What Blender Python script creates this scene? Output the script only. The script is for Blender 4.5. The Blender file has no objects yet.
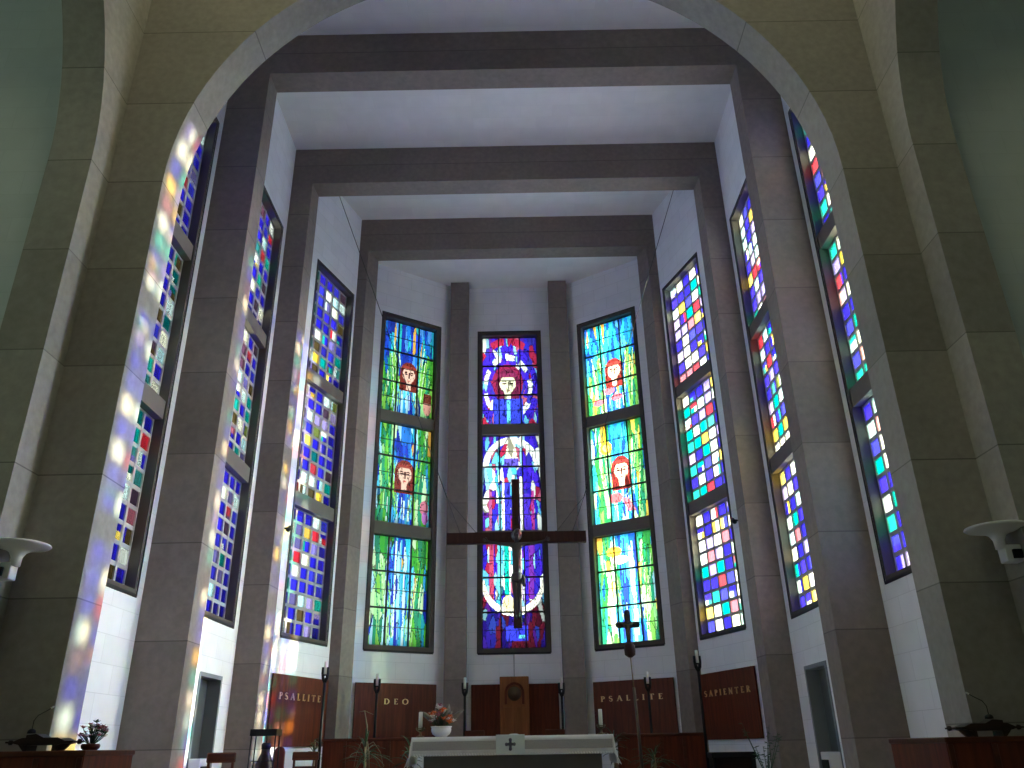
import bpy, math, random
import numpy as np
from mathutils import Vector, Matrix
R = random.Random(7)
C = bpy.context.scene.collection
SC = bpy.context.scene
PI = math.pi
H = 1.6                      # eye height above the nave floor
FL = 0.75                    # sanctuary floor level

# ------------------------------------------------------------------ helpers
class MB:
    """collects shapes; build() links them as ONE mesh object"""
    def __init__(s): s.v = []; s.f = []; s.sm = []; s.mi = []; s.col = []; s.usecol = False
    def add(s, vs, fs, smooth=False, mi=0, col=None):
        o = len(s.v); s.v += [tuple(v) for v in vs]
        for f in fs:
            s.f.append(tuple(i + o for i in f)); s.sm.append(smooth); s.mi.append(mi); s.col.append(col)
        if col is not None: s.usecol = True
        return s
    def box(s, x0, x1, y0, y1, z0, z1, M=None, mi=0, col=None):
        vs = [(x, y, z) for x in (x0, x1) for y in (y0, y1) for z in (z0, z1)]
        if M is not None: vs = [tuple(M @ Vector(v)) for v in vs]
        return s.add(vs, [(0,1,3,2),(4,6,7,5),(0,4,5,1),(2,3,7,6),(0,2,6,4),(1,5,7,3)], False, mi, col)
    def bbox(s, x0, x1, y0, y1, z0, z1, b=.01, M=None, mi=0):
        """box with bevelled edges"""
        b = min(b, (x1-x0)*.45, (y1-y0)*.45, (z1-z0)*.45)
        vs = []; idx = {}
        lo = (x0, y0, z0); hi = (x1, y1, z1)
        def vert(sx, sy, sz, ax):
            p = []
            for k, sg in enumerate((sx, sy, sz)):
                e = hi[k] if sg else lo[k]
                if k != ax: e += -b if sg else b
                p.append(e)
            key = (sx, sy, sz, ax)
            if key not in idx: idx[key] = len(vs); vs.append(tuple(p))
            return idx[key]
        fs = []
        for ax in range(3):
            o1, o2 = (ax+1) % 3, (ax+2) % 3
            for sg in (0, 1):
                q = []
                for a, c in ((0,0),(1,0),(1,1),(0,1)):
                    t = [0,0,0]; t[ax] = sg; t[o1] = a; t[o2] = c
                    q.append(vert(*t, ax))
                fs.append(q if sg else q[::-1])
        for ax in range(3):            # edges along ax
            o1, o2 = (ax+1) % 3, (ax+2) % 3
            for a in (0,1):
                for c in (0,1):
                    t0 = [0,0,0]; t0[o1] = a; t0[o2] = c; t1 = list(t0); t1[ax] = 1
                    fs.append([vert(*t0, o1), vert(*t1, o1), vert(*t1, o2), vert(*t0, o2)])
        for sx in (0,1):
            for sy in (0,1):
                for sz in (0,1):
                    fs.append([vert(sx,sy,sz,0), vert(sx,sy,sz,1), vert(sx,sy,sz,2)])
        if M is not None: vs = [tuple(M @ Vector(v)) for v in vs]
        return s.add(vs, fs, False, mi)
    def tube(s, pts, rad, n=8, smooth=True, mi=0):
        pts = [Vector(p) for p in pts]; rs = rad if isinstance(rad, (list, tuple)) else [rad]*len(pts)
        vs = []; fs = []; up = Vector((.123, .23, .96))
        for i, p in enumerate(pts):
            d = (pts[min(i+1, len(pts)-1)] - pts[max(i-1, 0)]).normalized()
            a = d.cross(up)
            if a.length < 1e-3: a = d.cross(Vector((1, 0, 0)))
            a.normalize(); b = d.cross(a)
            for k in range(n):
                t = 2*PI*k/n; vs.append(p + (a*math.cos(t) + b*math.sin(t))*rs[i])
        for i in range(len(pts)-1):
            for k in range(n):
                k2 = (k+1) % n; fs.append((i*n+k, i*n+k2, (i+1)*n+k2, (i+1)*n+k))
        fs.append(tuple(range(n))[::-1]); fs.append(tuple((len(pts)-1)*n+k for k in range(n)))
        return s.add(vs, fs, smooth, mi)
    def lathe(s, prof, n=20, c=(0,0,0), M=None, smooth=True, mi=0):
        vs = []; fs = []
        for r, z in prof:
            for k in range(n):
                t = 2*PI*k/n; vs.append(Vector((r*math.cos(t), r*math.sin(t), z)))
        for i in range(len(prof)-1):
            for k in range(n):
                k2 = (k+1) % n; fs.append((i*n+k, i*n+k2, (i+1)*n+k2, (i+1)*n+k))
        if prof[0][0] > 1e-5: fs.append(tuple(range(n))[::-1])
        if prof[-1][0] > 1e-5: fs.append(tuple((len(prof)-1)*n+k for k in range(n)))
        if M is not None: vs = [M @ v for v in vs]
        vs = [v + Vector(c) for v in vs]
        return s.add(vs, fs, smooth, mi)
    def prism(s, poly, y0, y1, f=None, mi=0):
        """poly of (x,z) extruded along y; f maps points"""
        n = len(poly); vs = [(x, y0, z) for x, z in poly] + [(x, y1, z) for x, z in poly]
        if f: vs = [f(*v) for v in vs]
        fs = [tuple(range(n)), tuple(range(2*n-1, n-1, -1))] + [(i, i+n, (i+1) % n + n, (i+1) % n) for i in range(n)]
        return s.add(vs, fs, False, mi)
    def leaf(s, pts, w, th=.004, up=(0,0,1), mi=0):
        """blade along pts, half-width w[i], a thin closed ribbon with a fold"""
        pts = [Vector(p) for p in pts]; vs = []; fs = []; up = Vector(up)
        for i, p in enumerate(pts):
            d = (pts[min(i+1, len(pts)-1)] - pts[max(i-1, 0)]).normalized()
            sd = d.cross(up)
            if sd.length < 1e-3: sd = d.cross(Vector((1, .2, 0)))
            sd.normalize(); nn = sd.cross(d)
            vs += [p - sd*w[i] + nn*w[i]*.35, p + nn*th, p + sd*w[i] + nn*w[i]*.35, p - nn*th]
        m = len(pts)
        for i in range(m-1):
            for k in range(4):
                k2 = (k+1) % 4; fs.append((i*4+k, i*4+k2, i*4+4+k2, i*4+4+k))
        fs.append((0,1,2,3)); fs.append(tuple((m-1)*4+k for k in (3,2,1,0)))
        return s.add(vs, fs, True, mi)
    def build(s, name, mat, parent=None, **props):
        me = bpy.data.meshes.new(name)
        me.from_pydata(s.v, [], s.f)
        mats = mat if isinstance(mat, (list, tuple)) else [mat]
        for m in mats: me.materials.append(m)
        me.polygons.foreach_set('use_smooth', s.sm)
        if len(mats) > 1: me.polygons.foreach_set('material_index', s.mi)
        if s.usecol:
            at = me.color_attributes.new('Col', 'FLOAT_COLOR', 'CORNER')
            buf = []
            for f, c in zip(s.f, s.col):
                c = c or (.02, .02, .02); buf += [c[0], c[1], c[2], 1.0]*len(f)
            at.data.foreach_set('color', buf)
        me.update()
        import bmesh
        if not s.usecol:
            bm = bmesh.new(); bm.from_mesh(me); bmesh.ops.recalc_face_normals(bm, faces=bm.faces); bm.to_mesh(me); bm.free()
        o = bpy.data.objects.new(name, me); C.objects.link(o)
        if parent is not None: o.parent = parent
        for k, v in props.items(): o[k] = v
        return o

def thing(name, label, cat, loc=(0,0,0), rz=0, group=None, kind=None):
    o = bpy.data.objects.new(name, None); C.objects.link(o)
    o.empty_display_size = .2
    o.location = loc; o.rotation_euler = (0, 0, rz); o['label'] = label; o['category'] = cat
    if group: o['group'] = group
    if kind: o['kind'] = kind
    return o
def tag(o, label, cat, group=None, kind=None):
    o['label'] = label; o['category'] = cat
    if group: o['group'] = group
    if kind: o['kind'] = kind
    return o
def dup(root, loc, rz=0, label=None):
    r = root.copy(); C.objects.link(r); r.location = loc; r.rotation_euler = (0, 0, rz)
    if label: r['label'] = label
    for ch in list(root.children):
        c = ch.copy(); C.objects.link(c); c.parent = r
        for g in ch.children:
            d = g.copy(); C.objects.link(d); d.parent = c
    return r

# ------------------------------------------------------------------ materials
def newmat(name):
    m = bpy.data.materials.new(name); m.use_nodes = True
    nt = m.node_tree; nt.nodes.clear()
    out = nt.nodes.new('ShaderNodeOutputMaterial')
    return m, nt, out
def N(nt, t, **kw):
    n = nt.nodes.new(t)
    for k, v in kw.items():
        if k.startswith('i_'): n.inputs[k[2:].replace('_', ' ')].default_value = v
        else: setattr(n, k, v)
    return n
def simple(name, col, rough=.6, metal=0., spec=.4, noise=.0, nscale=6., stretch=None, bump=0.):
    m, nt, out = newmat(name); L = nt.links.new
    b = N(nt, 'ShaderNodeBsdfPrincipled'); L(b.outputs[0], out.inputs[0])
    b.inputs['Roughness'].default_value = rough; b.inputs['Metallic'].default_value = metal
    b.inputs['Specular IOR Level'].default_value = spec
    b.inputs['Base Color'].default_value = (*col, 1)
    if noise or bump:
        tc = N(nt, 'ShaderNodeTexCoord'); mp = N(nt, 'ShaderNodeMapping'); L(tc.outputs['Object'], mp.inputs[0])
        if stretch: mp.inputs['Scale'].default_value = stretch
        nz = N(nt, 'ShaderNodeTexNoise'); nz.inputs['Scale'].default_value = nscale; nz.inputs['Detail'].default_value = 5
        L(mp.outputs[0], nz.inputs[0])
        if noise:
            mx = N(nt, 'ShaderNodeMix', data_type='RGBA'); L(nz.outputs[0], mx.inputs[0])
            mx.inputs[6].default_value = (*[c*(1-noise) for c in col], 1); mx.inputs[7].default_value = (*[min(1, c*(1+noise)) for c in col], 1)
            L(mx.outputs[2], b.inputs['Base Color'])
        if bump:
            bp = N(nt, 'ShaderNodeBump'); bp.inputs['Strength'].default_value = bump; bp.inputs['Distance'].default_value = .02
            L(nz.outputs[0], bp.inputs['Height']); L(bp.outputs[0], b.inputs['Normal'])
    return m
def concrete(name, col, joint_h=1.54, joint_z=.11, axis='Z', jdark=.55):
    """board-smooth cast concrete with shuttering joints every joint_h metres"""
    m, nt, out = newmat(name); L = nt.links.new
    b = N(nt, 'ShaderNodeBsdfPrincipled'); L(b.outputs[0], out.inputs[0]); b.inputs['Roughness'].default_value = .8
    b.inputs['Specular IOR Level'].default_value = .25
    tc = N(nt, 'ShaderNodeTexCoord')
    n1 = N(nt, 'ShaderNodeTexNoise'); n1.inputs['Scale'].default_value = .55; n1.inputs['Detail'].default_value = 8; n1.inputs['Roughness'].default_value = .65
    n2 = N(nt, 'ShaderNodeTexNoise'); n2.inputs['Scale'].default_value = 9; n2.inputs['Detail'].default_value = 4
    L(tc.outputs['Object'], n1.inputs[0]); L(tc.outputs['Object'], n2.inputs[0])
    mx = N(nt, 'ShaderNodeMix', data_type='RGBA'); L(n1.outputs[0], mx.inputs[0])
    mx.inputs[6].default_value = (*[c*.72 for c in col], 1); mx.inputs[7].default_value = (*[c*1.28 for c in col], 1)
    mx2 = N(nt, 'ShaderNodeMix', data_type='RGBA', blend_type='OVERLAY'); mx2.inputs[0].default_value = .25
    L(mx.outputs[2], mx2.inputs[6]); L(n2.outputs[0], mx2.inputs[7])
    # joints
    sp = N(nt, 'ShaderNodeSeparateXYZ'); L(tc.outputs['Object'], sp.inputs[0])
    a = N(nt, 'ShaderNodeMath', operation='SUBTRACT'); L(sp.outputs[axis], a.inputs[0]); a.inputs[1].default_value = joint_z
    d = N(nt, 'ShaderNodeMath', operation='DIVIDE'); L(a.outputs[0], d.inputs[0]); d.inputs[1].default_value = joint_h
    fl = N(nt, 'ShaderNodeMath', operation='FLOOR'); L(d.outputs[0], fl.inputs[0])
    fr = N(nt, 'ShaderNodeMath', operation='FRACT'); L(d.outputs[0], fr.inputs[0])
    c1 = N(nt, 'ShaderNodeMath', operation='LESS_THAN'); L(fr.outputs[0], c1.inputs[0]); c1.inputs[1].default_value = .016/joint_h*1.0
    wn = N(nt, 'ShaderNodeTexWhiteNoise', noise_dimensions='1D'); L(fl.outputs[0], wn.inputs['W'])
    vr = N(nt, 'ShaderNodeMapRange'); L(wn.outputs[0], vr.inputs[0]); vr.inputs[3].default_value = .88; vr.inputs[4].default_value = 1.1
    hs = N(nt, 'ShaderNodeHueSaturation'); L(mx2.outputs[2], hs.inputs['Color']); L(vr.outputs[0], hs.inputs['Value'])
    mj = N(nt, 'ShaderNodeMix', data_type='RGBA'); L(c1.outputs[0], mj.inputs[0]); L(hs.outputs[0], mj.inputs[6])
    mj.inputs[7].default_value = (*[c*jdark for c in col], 1)
    L(mj.outputs[2], b.inputs['Base Color'])
    bp = N(nt, 'ShaderNodeBump'); bp.inputs['Strength'].default_value = .25; bp.inputs['Distance'].default_value = .01
    L(n2.outputs[0], bp.inputs['Height']); L(bp.outputs[0], b.inputs['Normal'])
    return m
def blockwall(name, col, rot=0.0, mortar=.80, flat=False):
    """painted blockwork: bricks .8 x .4 with thin joints; rot = plan angle of the wall run; flat = a ceiling"""
    m, nt, out = newmat(name); L = nt.links.new
    b = N(nt, 'ShaderNodeBsdfPrincipled'); L(b.outputs[0], out.inputs[0]); b.inputs['Roughness'].default_value = .6
    b.inputs['Specular IOR Level'].default_value = .3
    tc = N(nt, 'ShaderNodeTexCoord'); mp = N(nt, 'ShaderNodeMapping'); L(tc.outputs['Object'], mp.inputs[0])
    mp.inputs['Rotation'].default_value = (0, 0, -rot)
    sp = N(nt, 'ShaderNodeSeparateXYZ'); L(mp.outputs[0], sp.inputs[0])
    cb = N(nt, 'ShaderNodeCombineXYZ'); L(sp.outputs['X'], cb.inputs['X']); L(sp.outputs['Y' if flat else 'Z'], cb.inputs['Y'])
    br = N(nt, 'ShaderNodeTexBrick'); L(cb.outputs[0], br.inputs['Vector'])
    br.inputs['Scale'].default_value = 1.0; br.inputs['Brick Width'].default_value = .8; br.inputs['Row Height'].default_value = .4
    br.inputs['Mortar Size'].default_value = .006; br.inputs['Mortar Smooth'].default_value = .3
    br.inputs['Color1'].default_value = (*col, 1); br.inputs['Color2'].default_value = (*[c*.95 for c in col], 1)
    br.inputs['Mortar'].default_value = (*[c*mortar for c in col], 1)
    nz = N(nt, 'ShaderNodeTexNoise'); nz.inputs['Scale'].default_value = 2.5; nz.inputs['Detail'].default_value = 6; L(tc.outputs['Object'], nz.inputs[0])
    rp = N(nt, 'ShaderNodeMapRange'); L(nz.outputs[0], rp.inputs[0]); rp.inputs[3].default_value = .9; rp.inputs[4].default_value = 1.06
    hs = N(nt, 'ShaderNodeHueSaturation'); L(br.outputs[0], hs.inputs['Color']); L(rp.outputs[0], hs.inputs['Value'])
    L(hs.outputs[0], b.inputs['Base Color'])
    return m
def wood(name, c1, c2, rough=.35, scale=1.0, axis='Z'):
    m, nt, out = newmat(name); L = nt.links.new
    b = N(nt, 'ShaderNodeBsdfPrincipled'); L(b.outputs[0], out.inputs[0]); b.inputs['Roughness'].default_value = rough; b.inputs['Specular IOR Level'].default_value = .22
    tc = N(nt, 'ShaderNodeTexCoord'); mp = N(nt, 'ShaderNodeMapping'); L(tc.outputs['Object'], mp.inputs[0])
    st = {'Z': (7, 7, .5), 'X': (.5, 7, 7), 'Y': (7, .5, 7)}[axis]
    mp.inputs['Scale'].default_value = [s*scale for s in st]
    nz = N(nt, 'ShaderNodeTexNoise'); nz.inputs['Scale'].default_value = 2.2; nz.inputs['Detail'].default_value = 6; nz.inputs['Distortion'].default_value = .7
    L(mp.outputs[0], nz.inputs[0])
    cr = N(nt, 'ShaderNodeValToRGB'); L(nz.outputs[0], cr.inputs[0])
    cr.color_ramp.elements[0].position = .3; cr.color_ramp.elements[0].color = (*c1, 1)
    cr.color_ramp.elements[1].position = .72; cr.color_ramp.elements[1].color = (*c2, 1)
    L(cr.outputs[0], b.inputs['Base Color'])
    return m
def stained(name, k_diff=.35, gain=1.0):
    """coloured antique glass: lets most light straight through, scatters the rest"""
    m, nt, out = newmat(name); L = nt.links.new
    at = N(nt, 'ShaderNodeVertexColor', layer_name='Col')
    tr = N(nt, 'ShaderNodeBsdfTransparent'); tl = N(nt, 'ShaderNodeBsdfTranslucent')
    L(at.outputs[0], tr.inputs[0])
    vg = N(nt, 'ShaderNodeVectorMath', operation='SCALE'); L(at.outputs[0], vg.inputs[0]); vg.inputs['Scale'].default_value = gain; L(vg.outputs[0], tl.inputs[0])
    mx = N(nt, 'ShaderNodeMixShader'); mx.inputs[0].default_value = k_diff
    L(tr.outputs[0], mx.inputs[1]); L(tl.outputs[0], mx.inputs[2])
    gl = N(nt, 'ShaderNodeBsdfGlossy'); gl.inputs['Roughness'].default_value = .25
    mg = N(nt, 'ShaderNodeMixShader'); mg.inputs[0].default_value = .02
    L(mx.outputs[0], mg.inputs[1]); L(gl.outputs[0], mg.inputs[2])
    L(mg.outputs[0], out.inputs[0])
    return m
def clearglass(name):
    m, nt, out = newmat(name)
    tr = N(nt, 'ShaderNodeBsdfTransparent'); nt.links.new(tr.outputs[0], out.inputs[0]); return m
def frosted(name, col, k=.8):
    m, nt, out = newmat(name); L = nt.links.new
    tr = N(nt, 'ShaderNodeBsdfTransparent'); tl = N(nt, 'ShaderNodeBsdfTranslucent')
    tr.inputs[0].default_value = (*col, 1); tl.inputs[0].default_value = (*col, 1)
    mx = N(nt, 'ShaderNodeMixShader'); mx.inputs[0].default_value = k
    L(tr.outputs[0], mx.inputs[1]); L(tl.outputs[0], mx.inputs[2]); L(mx.outputs[0], out.inputs[0]); return m

CC = (.225, .188, .17)
M = dict(
 conc=concrete('cast concrete', CC), beam=concrete('cast concrete beam', CC, 2.3, .4, 'X', .8),
 conc_arch=concrete('arch concrete', (.30, .285, .265), 1.5, .26),
 surround=simple('window surround concrete', (.075, .064, .058), .8, noise=.15, nscale=4),
 white_x=blockwall('white painted blockwork front', (.85, .86, .89), 0),
 ceil=blockwall('white painted ceiling', (.80, .78, .785), 0, .93, True),
 plaster=blockwall('pale painted transept wall', (.52, .565, .575), 0, .9),
 floor=simple('pale stone floor', (.45, .43, .39), .4, noise=.2, nscale=2),  # floor stays out of view, made pale to bounce light upward
 transom=simple('transom concrete', (.13, .112, .102), .8, noise=.12, nscale=5), lead=simple('grey lattice concrete', (.38, .37, .36), .7, noise=.1), iron=simple('black iron', (.012, .012, .013), .5, spec=.3),
 glass=stained('stained glass', .18), painted_glass=stained('painted stained glass', .8, .34), painted_dimmed=stained('dimmed matt painted glass', .85, .27), clear=clearglass('clear outer glass'),  # right apse window takes a copy with its sunlit scatter turned down
 mahog=wood('dark mahogany', (.060, .011, .004), (.13, .026, .009), .5), mahog_x=wood('mahogany rails', (.05, .012, .006), (.10, .026, .010), axis='X'),
 oak=wood('lighter oak', (.15, .05, .016), (.26, .095, .032), .45), crosswood=wood('cross timber', (.022, .008, .006), (.05, .017, .011), .6),
 darkwood=wood('blackened wood', (.012, .006, .005), (.03, .014, .010), .4, axis='X'),
 gilt=simple('gilt letters', (.75, .52, .25), .35, metal=.6), brass=simple('aged brass', (.14, .10, .05), .45, metal=.7),
 bronze=simple('dark bronze', (.05, .043, .04), .5, metal=.3), linen=simple('white linen', (.74, .72, .70), .85, noise=.04, nscale=40),
 wax=simple('ivory candle wax', (.82, .79, .72), .5), blackm=simple('black painted metal', (.007, .007, .008), .6, spec=.2),
 stone=simple('grey altar stone', (.12, .11, .10), .7, noise=.15), ceramic=simple('white glazed ceramic', (.78, .77, .75), .25),
 whitepaint=simple('white painted metal', (.72, .72, .72), .45), doorgrey=simple('grey painted door', (.07, .078, .085), .5),
 doorframe=simple('grey painted frame', (.20, .22, .24), .5), leaf=simple('dark green leaves', (.025, .07, .022), .5, noise=.4, nscale=9),
 leafdark=simple('dull brown leaves', (.16, .14, .10), .6), polewood=wood('worn pole', (.05, .034, .024), (.10, .07, .05), .5), leafdry=simple('pale stalks', (.20, .17, .09), .7), terracotta=simple('dull plant pot', (.22, .19, .17), .6), soil=simple('potting soil', (.03, .022, .016), .9),
 orange=simple('orange petals', (.75, .16, .035), .6), petal=simple('white petals', (.82, .74, .68), .6), pink=simple('dusky pink petals', (.42, .12, .16), .6),
 yellow=simple('yellow petals', (.75, .60, .12), .6), glassbulb=simple('pale glass', (.8, .82, .85), .15), cable=simple('thin steel cable', (.03, .03, .03), .6),
 redcloth=simple('dark red upholstery', (.10, .016, .014), .8), lacegrey=simple('open lace band', (.42, .40, .385), .9, noise=.5, nscale=90),
 emb=simple('grey embroidery', (.16, .16, .17), .8), bookpage=simple('book pages', (.6, .57, .5), .8),
)

# ------------------------------------------------------------------ setting: walls
def wall(name, P0, P1, thick, z0, z1, holes, mat, side, label, trim=None):
    """wall whose inner face runs P0->P1 in plan; thickness goes away from the room (side=+1/-1); holes in (s,z)"""
    P0 = Vector((*P0, 0)); P1 = Vector((*P1, 0)); d = (P1-P0); Ls = d.length; d.normalize()
    n = Vector((d.y, -d.x, 0))*side
    ss = sorted({0, Ls, *[h[0] for h in holes], *[h[1] for h in holes]}); zs = sorted({z0, z1, *[h[2] for h in holes], *[h[3] for h in holes]})
    solid = lambda i, j: 0 <= i < len(ss)-1 and 0 <= j < len(zs)-1 and not any(h[0]-1e-6 <= ss[i] and ss[i+1] <= h[1]+1e-6 and h[2]-1e-6 <= zs[j] and zs[j+1] <= h[3]+1e-6 for h in holes)
    P = lambda s, t, z: tuple(P0 + d*s + n*t + Vector((0, 0, z)))
    vid = {}; vs = []; fs = []
    def vi(i, j, t):
        if (i, j, t) not in vid: vid[(i, j, t)] = len(vs); vs.append(P(ss[i], thick*t, zs[j]))
        return vid[(i, j, t)]
    for i in range(len(ss)-1):
        for j in range(len(zs)-1):
            if not solid(i, j): continue
            fs.append((vi(i,j,0), vi(i+1,j,0), vi(i+1,j+1,0), vi(i,j+1,0))); fs.append((vi(i,j,1), vi(i,j+1,1), vi(i+1,j+1,1), vi(i+1,j,1)))
            for (di, dj, a, c) in ((-1,0,(i,j),(i,j+1)), (1,0,(i+1,j+1),(i+1,j)), (0,-1,(i+1,j),(i,j)), (0,1,(i,j+1),(i+1,j+1))):
                if not solid(i+di, j+dj): fs.append((vi(*a,0), vi(*c,0), vi(*c,1), vi(*a,1)))
    m = MB(); m.add(vs, fs)
    o = m.build(name, mat); tag(o, label, 'wall', kind='structure')
    return P0, d, n

ZS, ZT = 3.88, 13.375
GD = .20                     # depth of the glazing behind the wall face
LIGHTS = [(3.88, 6.80), (7.13, 10.0), (10.32, 13.375)]
CEIL = 16.06; SOF = 14.95; TOPW = 16.3

# ---- glass colours (transmission)
BLUE = [(.016, .012, .44), (.026, .018, .54), (.012, .010, .34), (.030, .034, .48)]
def pick(side):
    r = R.random()
    if side == 'left' and R.random() < .22: return R.choice([(.02, .018, .30), (.05, .03, .06), (.07, .05, .02), (.10, .09, .26), (.0, .10, .12)])
    if side == 'right' and R.random() < .08: return R.choice([(.0, .36, .32), (.78, .84, .86), (.74, .82, .80), (.70, .32, .36), (.0, .34, .30)])
    if side == 'left' and r > .80 and R.random() < .45: return R.choice(BLUE)
    if r < .43: return R.choice(BLUE)
    if r < .56: return R.choice([(.0, .26, .25), (.01, .34, .30), (.03, .20, .22)])
    if r < .77: return R.choice([(.72, .80, .82), (.55, .74, .80), (.80, .84, .74), (.36, .60, .70)])
    if r < .83: return R.choice([(.17, .15, .48), (.26, .22, .50)])
    if r < .89: return R.choice([(.72, .50, .06), (.80, .62, .12), (.5, .34, .06)])
    if r < .935: return R.choice([(.45, .02, .04), (.34, .03, .05)])
    if r < .985: return R.choice([(.30, .09, .14), (.12, .05, .10)])
    return R.choice([(.12, .16, .04), (.42, .12, .03)])

def mosaic_light(W, w, z0, z1, cols, rows, side):
    """grid of small coloured panes in a cast lattice; returns (glass MB, lattice MB); W maps (s,t,z)"""
    g = MB(); l = MB()
    bar = .034; dz = (z1-z0)/rows; dw = w/cols
    def bx(mb, s0, s1, t0, t1, a, b, **k):
        vs = [W(s, t, z) for s in (s0, s1) for t in (t0, t1) for z in (a, b)]
        return mb.add(vs, [(0,1,3,2),(4,6,7,5),(0,4,5,1),(2,3,7,6),(0,2,6,4),(1,5,7,3)], **k)
    def pane(s0, s1, a, b, col):
        vs = [W(s, t, z) for s in (s0, s1) for t in (GD, GD+.02) for z in (a, b)]
        g.add(vs, [(0,4,5,1)], mi=0, col=col)
        g.add(vs, [(2,3,7,6),(0,1,3,2),(4,6,7,5),(0,2,6,4),(1,5,7,3)], mi=1, col=(1, 1, 1))
    for k in range(cols+1):
        c = k*dw; bx(l, max(0, c-bar), min(w, c+bar), GD-.025, GD+.035, z0, z1)
    for j in range(rows+1):
        c = z0+j*dz; bx(l, 0, w, GD-.02, GD+.03, max(z0, c-bar), min(z1, c+bar))
    for k in range(cols):
        for j in range(rows):
            s0, s1 = k*dw+bar, (k+1)*dw-bar; a, b = z0+j*dz+bar, z0+(j+1)*dz-bar
            r = R.random()
            if r < .80: pane(s0, s1, a, b, pick(side))
            elif r < .90:
                q = s0+(s1-s0)*R.uniform(.35, .65); pane(s0, q, a, b, pick(side)); pane(q, s1, a, b, pick(side))
            else:
                q = a+(b-a)*R.uniform(.3, .7); h = s0+(s1-s0)*R.uniform(.35, .65)
                pane(s0, s1, q, b, pick(side)); pane(s0, h, a, q, pick(side)); pane(h, s1, a, q, pick(side))
    return g, l

# ---- figure windows painted as many small pieces of glass
NU, NV = 80, 128
def ell(u, v, cu, cv, ru, rv): return ((u-cu)/ru)**2 + ((v-cv)/rv)**2
def shards(seed, n, sx, sy):
    rs = np.random.RandomState(seed); p = rs.rand(n, 2)
    U, V = np.meshgrid((np.arange(NU)+.5)/NU, (np.arange(NV)+.5)/NV)
    d = np.hypot((U[..., None]-p[:, 0])*sx, (V[..., None]-p[:, 1])*sy)
    idx = np.argsort(d, -1)[..., :2]; d1 = np.take_along_axis(d, idx[..., :1], -1)[..., 0]; d2 = np.take_along_axis(d, idx[..., 1:2], -1)[..., 0]
    return U, V, idx[..., 0], p, d2-d1, rs
def choose(rs, pal): return np.array(pal[rs.randint(len(pal))])*(.8+.4*rs.rand())
GRN = [(.03, .26, .03), (.07, .36, .04), (.015, .17, .04), (.16, .46, .07), (.26, .60, .26), (.02, .26, .14), (.42, .66, .42), (.02, .20, .12)]
BLU = [(.01, .06, .50), (.02, .16, .62), (.03, .30, .70), (.06, .45, .70), (.01, .03, .35), (.30, .60, .80), (.02, .36, .52)]
TOPB = [(.01, .05, .50), (.01, .12, .55), (.02, .32, .58), (.01, .03, .30), (.02, .42, .50), (.05, .22, .65)]
CEN = [(.03, .015, .50), (.05, .02, .60), (.02, .01, .36), (.12, .02, .40), (.07, .02, .45), (.26, .015, .06), (.34, .08, .16), (.10, .42, .70), (.68, .78, .82), (.22, .5, .75), (.02, .02, .45), (.03, .03, .40)]
CENB = [(.03, .015, .40), (.05, .02, .45), (.02, .01, .28), (.08, .015, .30), (.08, .008, .03), (.03, .06, .50), (.02, .02, .35)]
def head(img, U, V, cu, cv, s, pale, hair, veil=None):
    A = 1.62                                    # height / width of the light
    e = lambda a, b, ru, rv: ell(U, V, cu+a*s, cv+b*s/A, ru*s, rv*s/A)
    if veil is not None: img[e(0, -.05, .62, .80) < 1] = veil
    img[(e(0, -.04, .48, .60) < 1)] = hair
    img[(abs(U-cu) < .46*s) & (V > cv-.05*s/A) & (V < cv+.80*s/A)] = hair
    img[(e(0, -.02, .33, .36) < 1)] = pale
    img[(abs(U-cu) < .33*s*np.clip(1-(V-cv)/(.62*s/A), .0, 1)) & (V > cv)] = pale
    img[(abs(U-cu) < .13*s) & (V > cv+.3*s/A) & (V < cv+.72*s/A)] = pale
    img[(abs(U-cu) < .36*s) & (V > cv-.46*s/A) & (V < cv-.30*s/A)] = np.array(hair)*1.8
    dk = np.array(hair)*.35
    for q in (-1, 1):
        img[e(q*.14, -.04, .09, .035) < 1] = dk
        img[(e(q*.15, -.13, .11, .022) < 1)] = dk
    img[(abs(U-cu-.02*s) < .022*s) & (V > cv-.12*s/A) & (V < cv+.16*s/A)] = dk
    img[e(0, .27, .085, .028) < 1] = np.array((.45, .05, .06))
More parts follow.
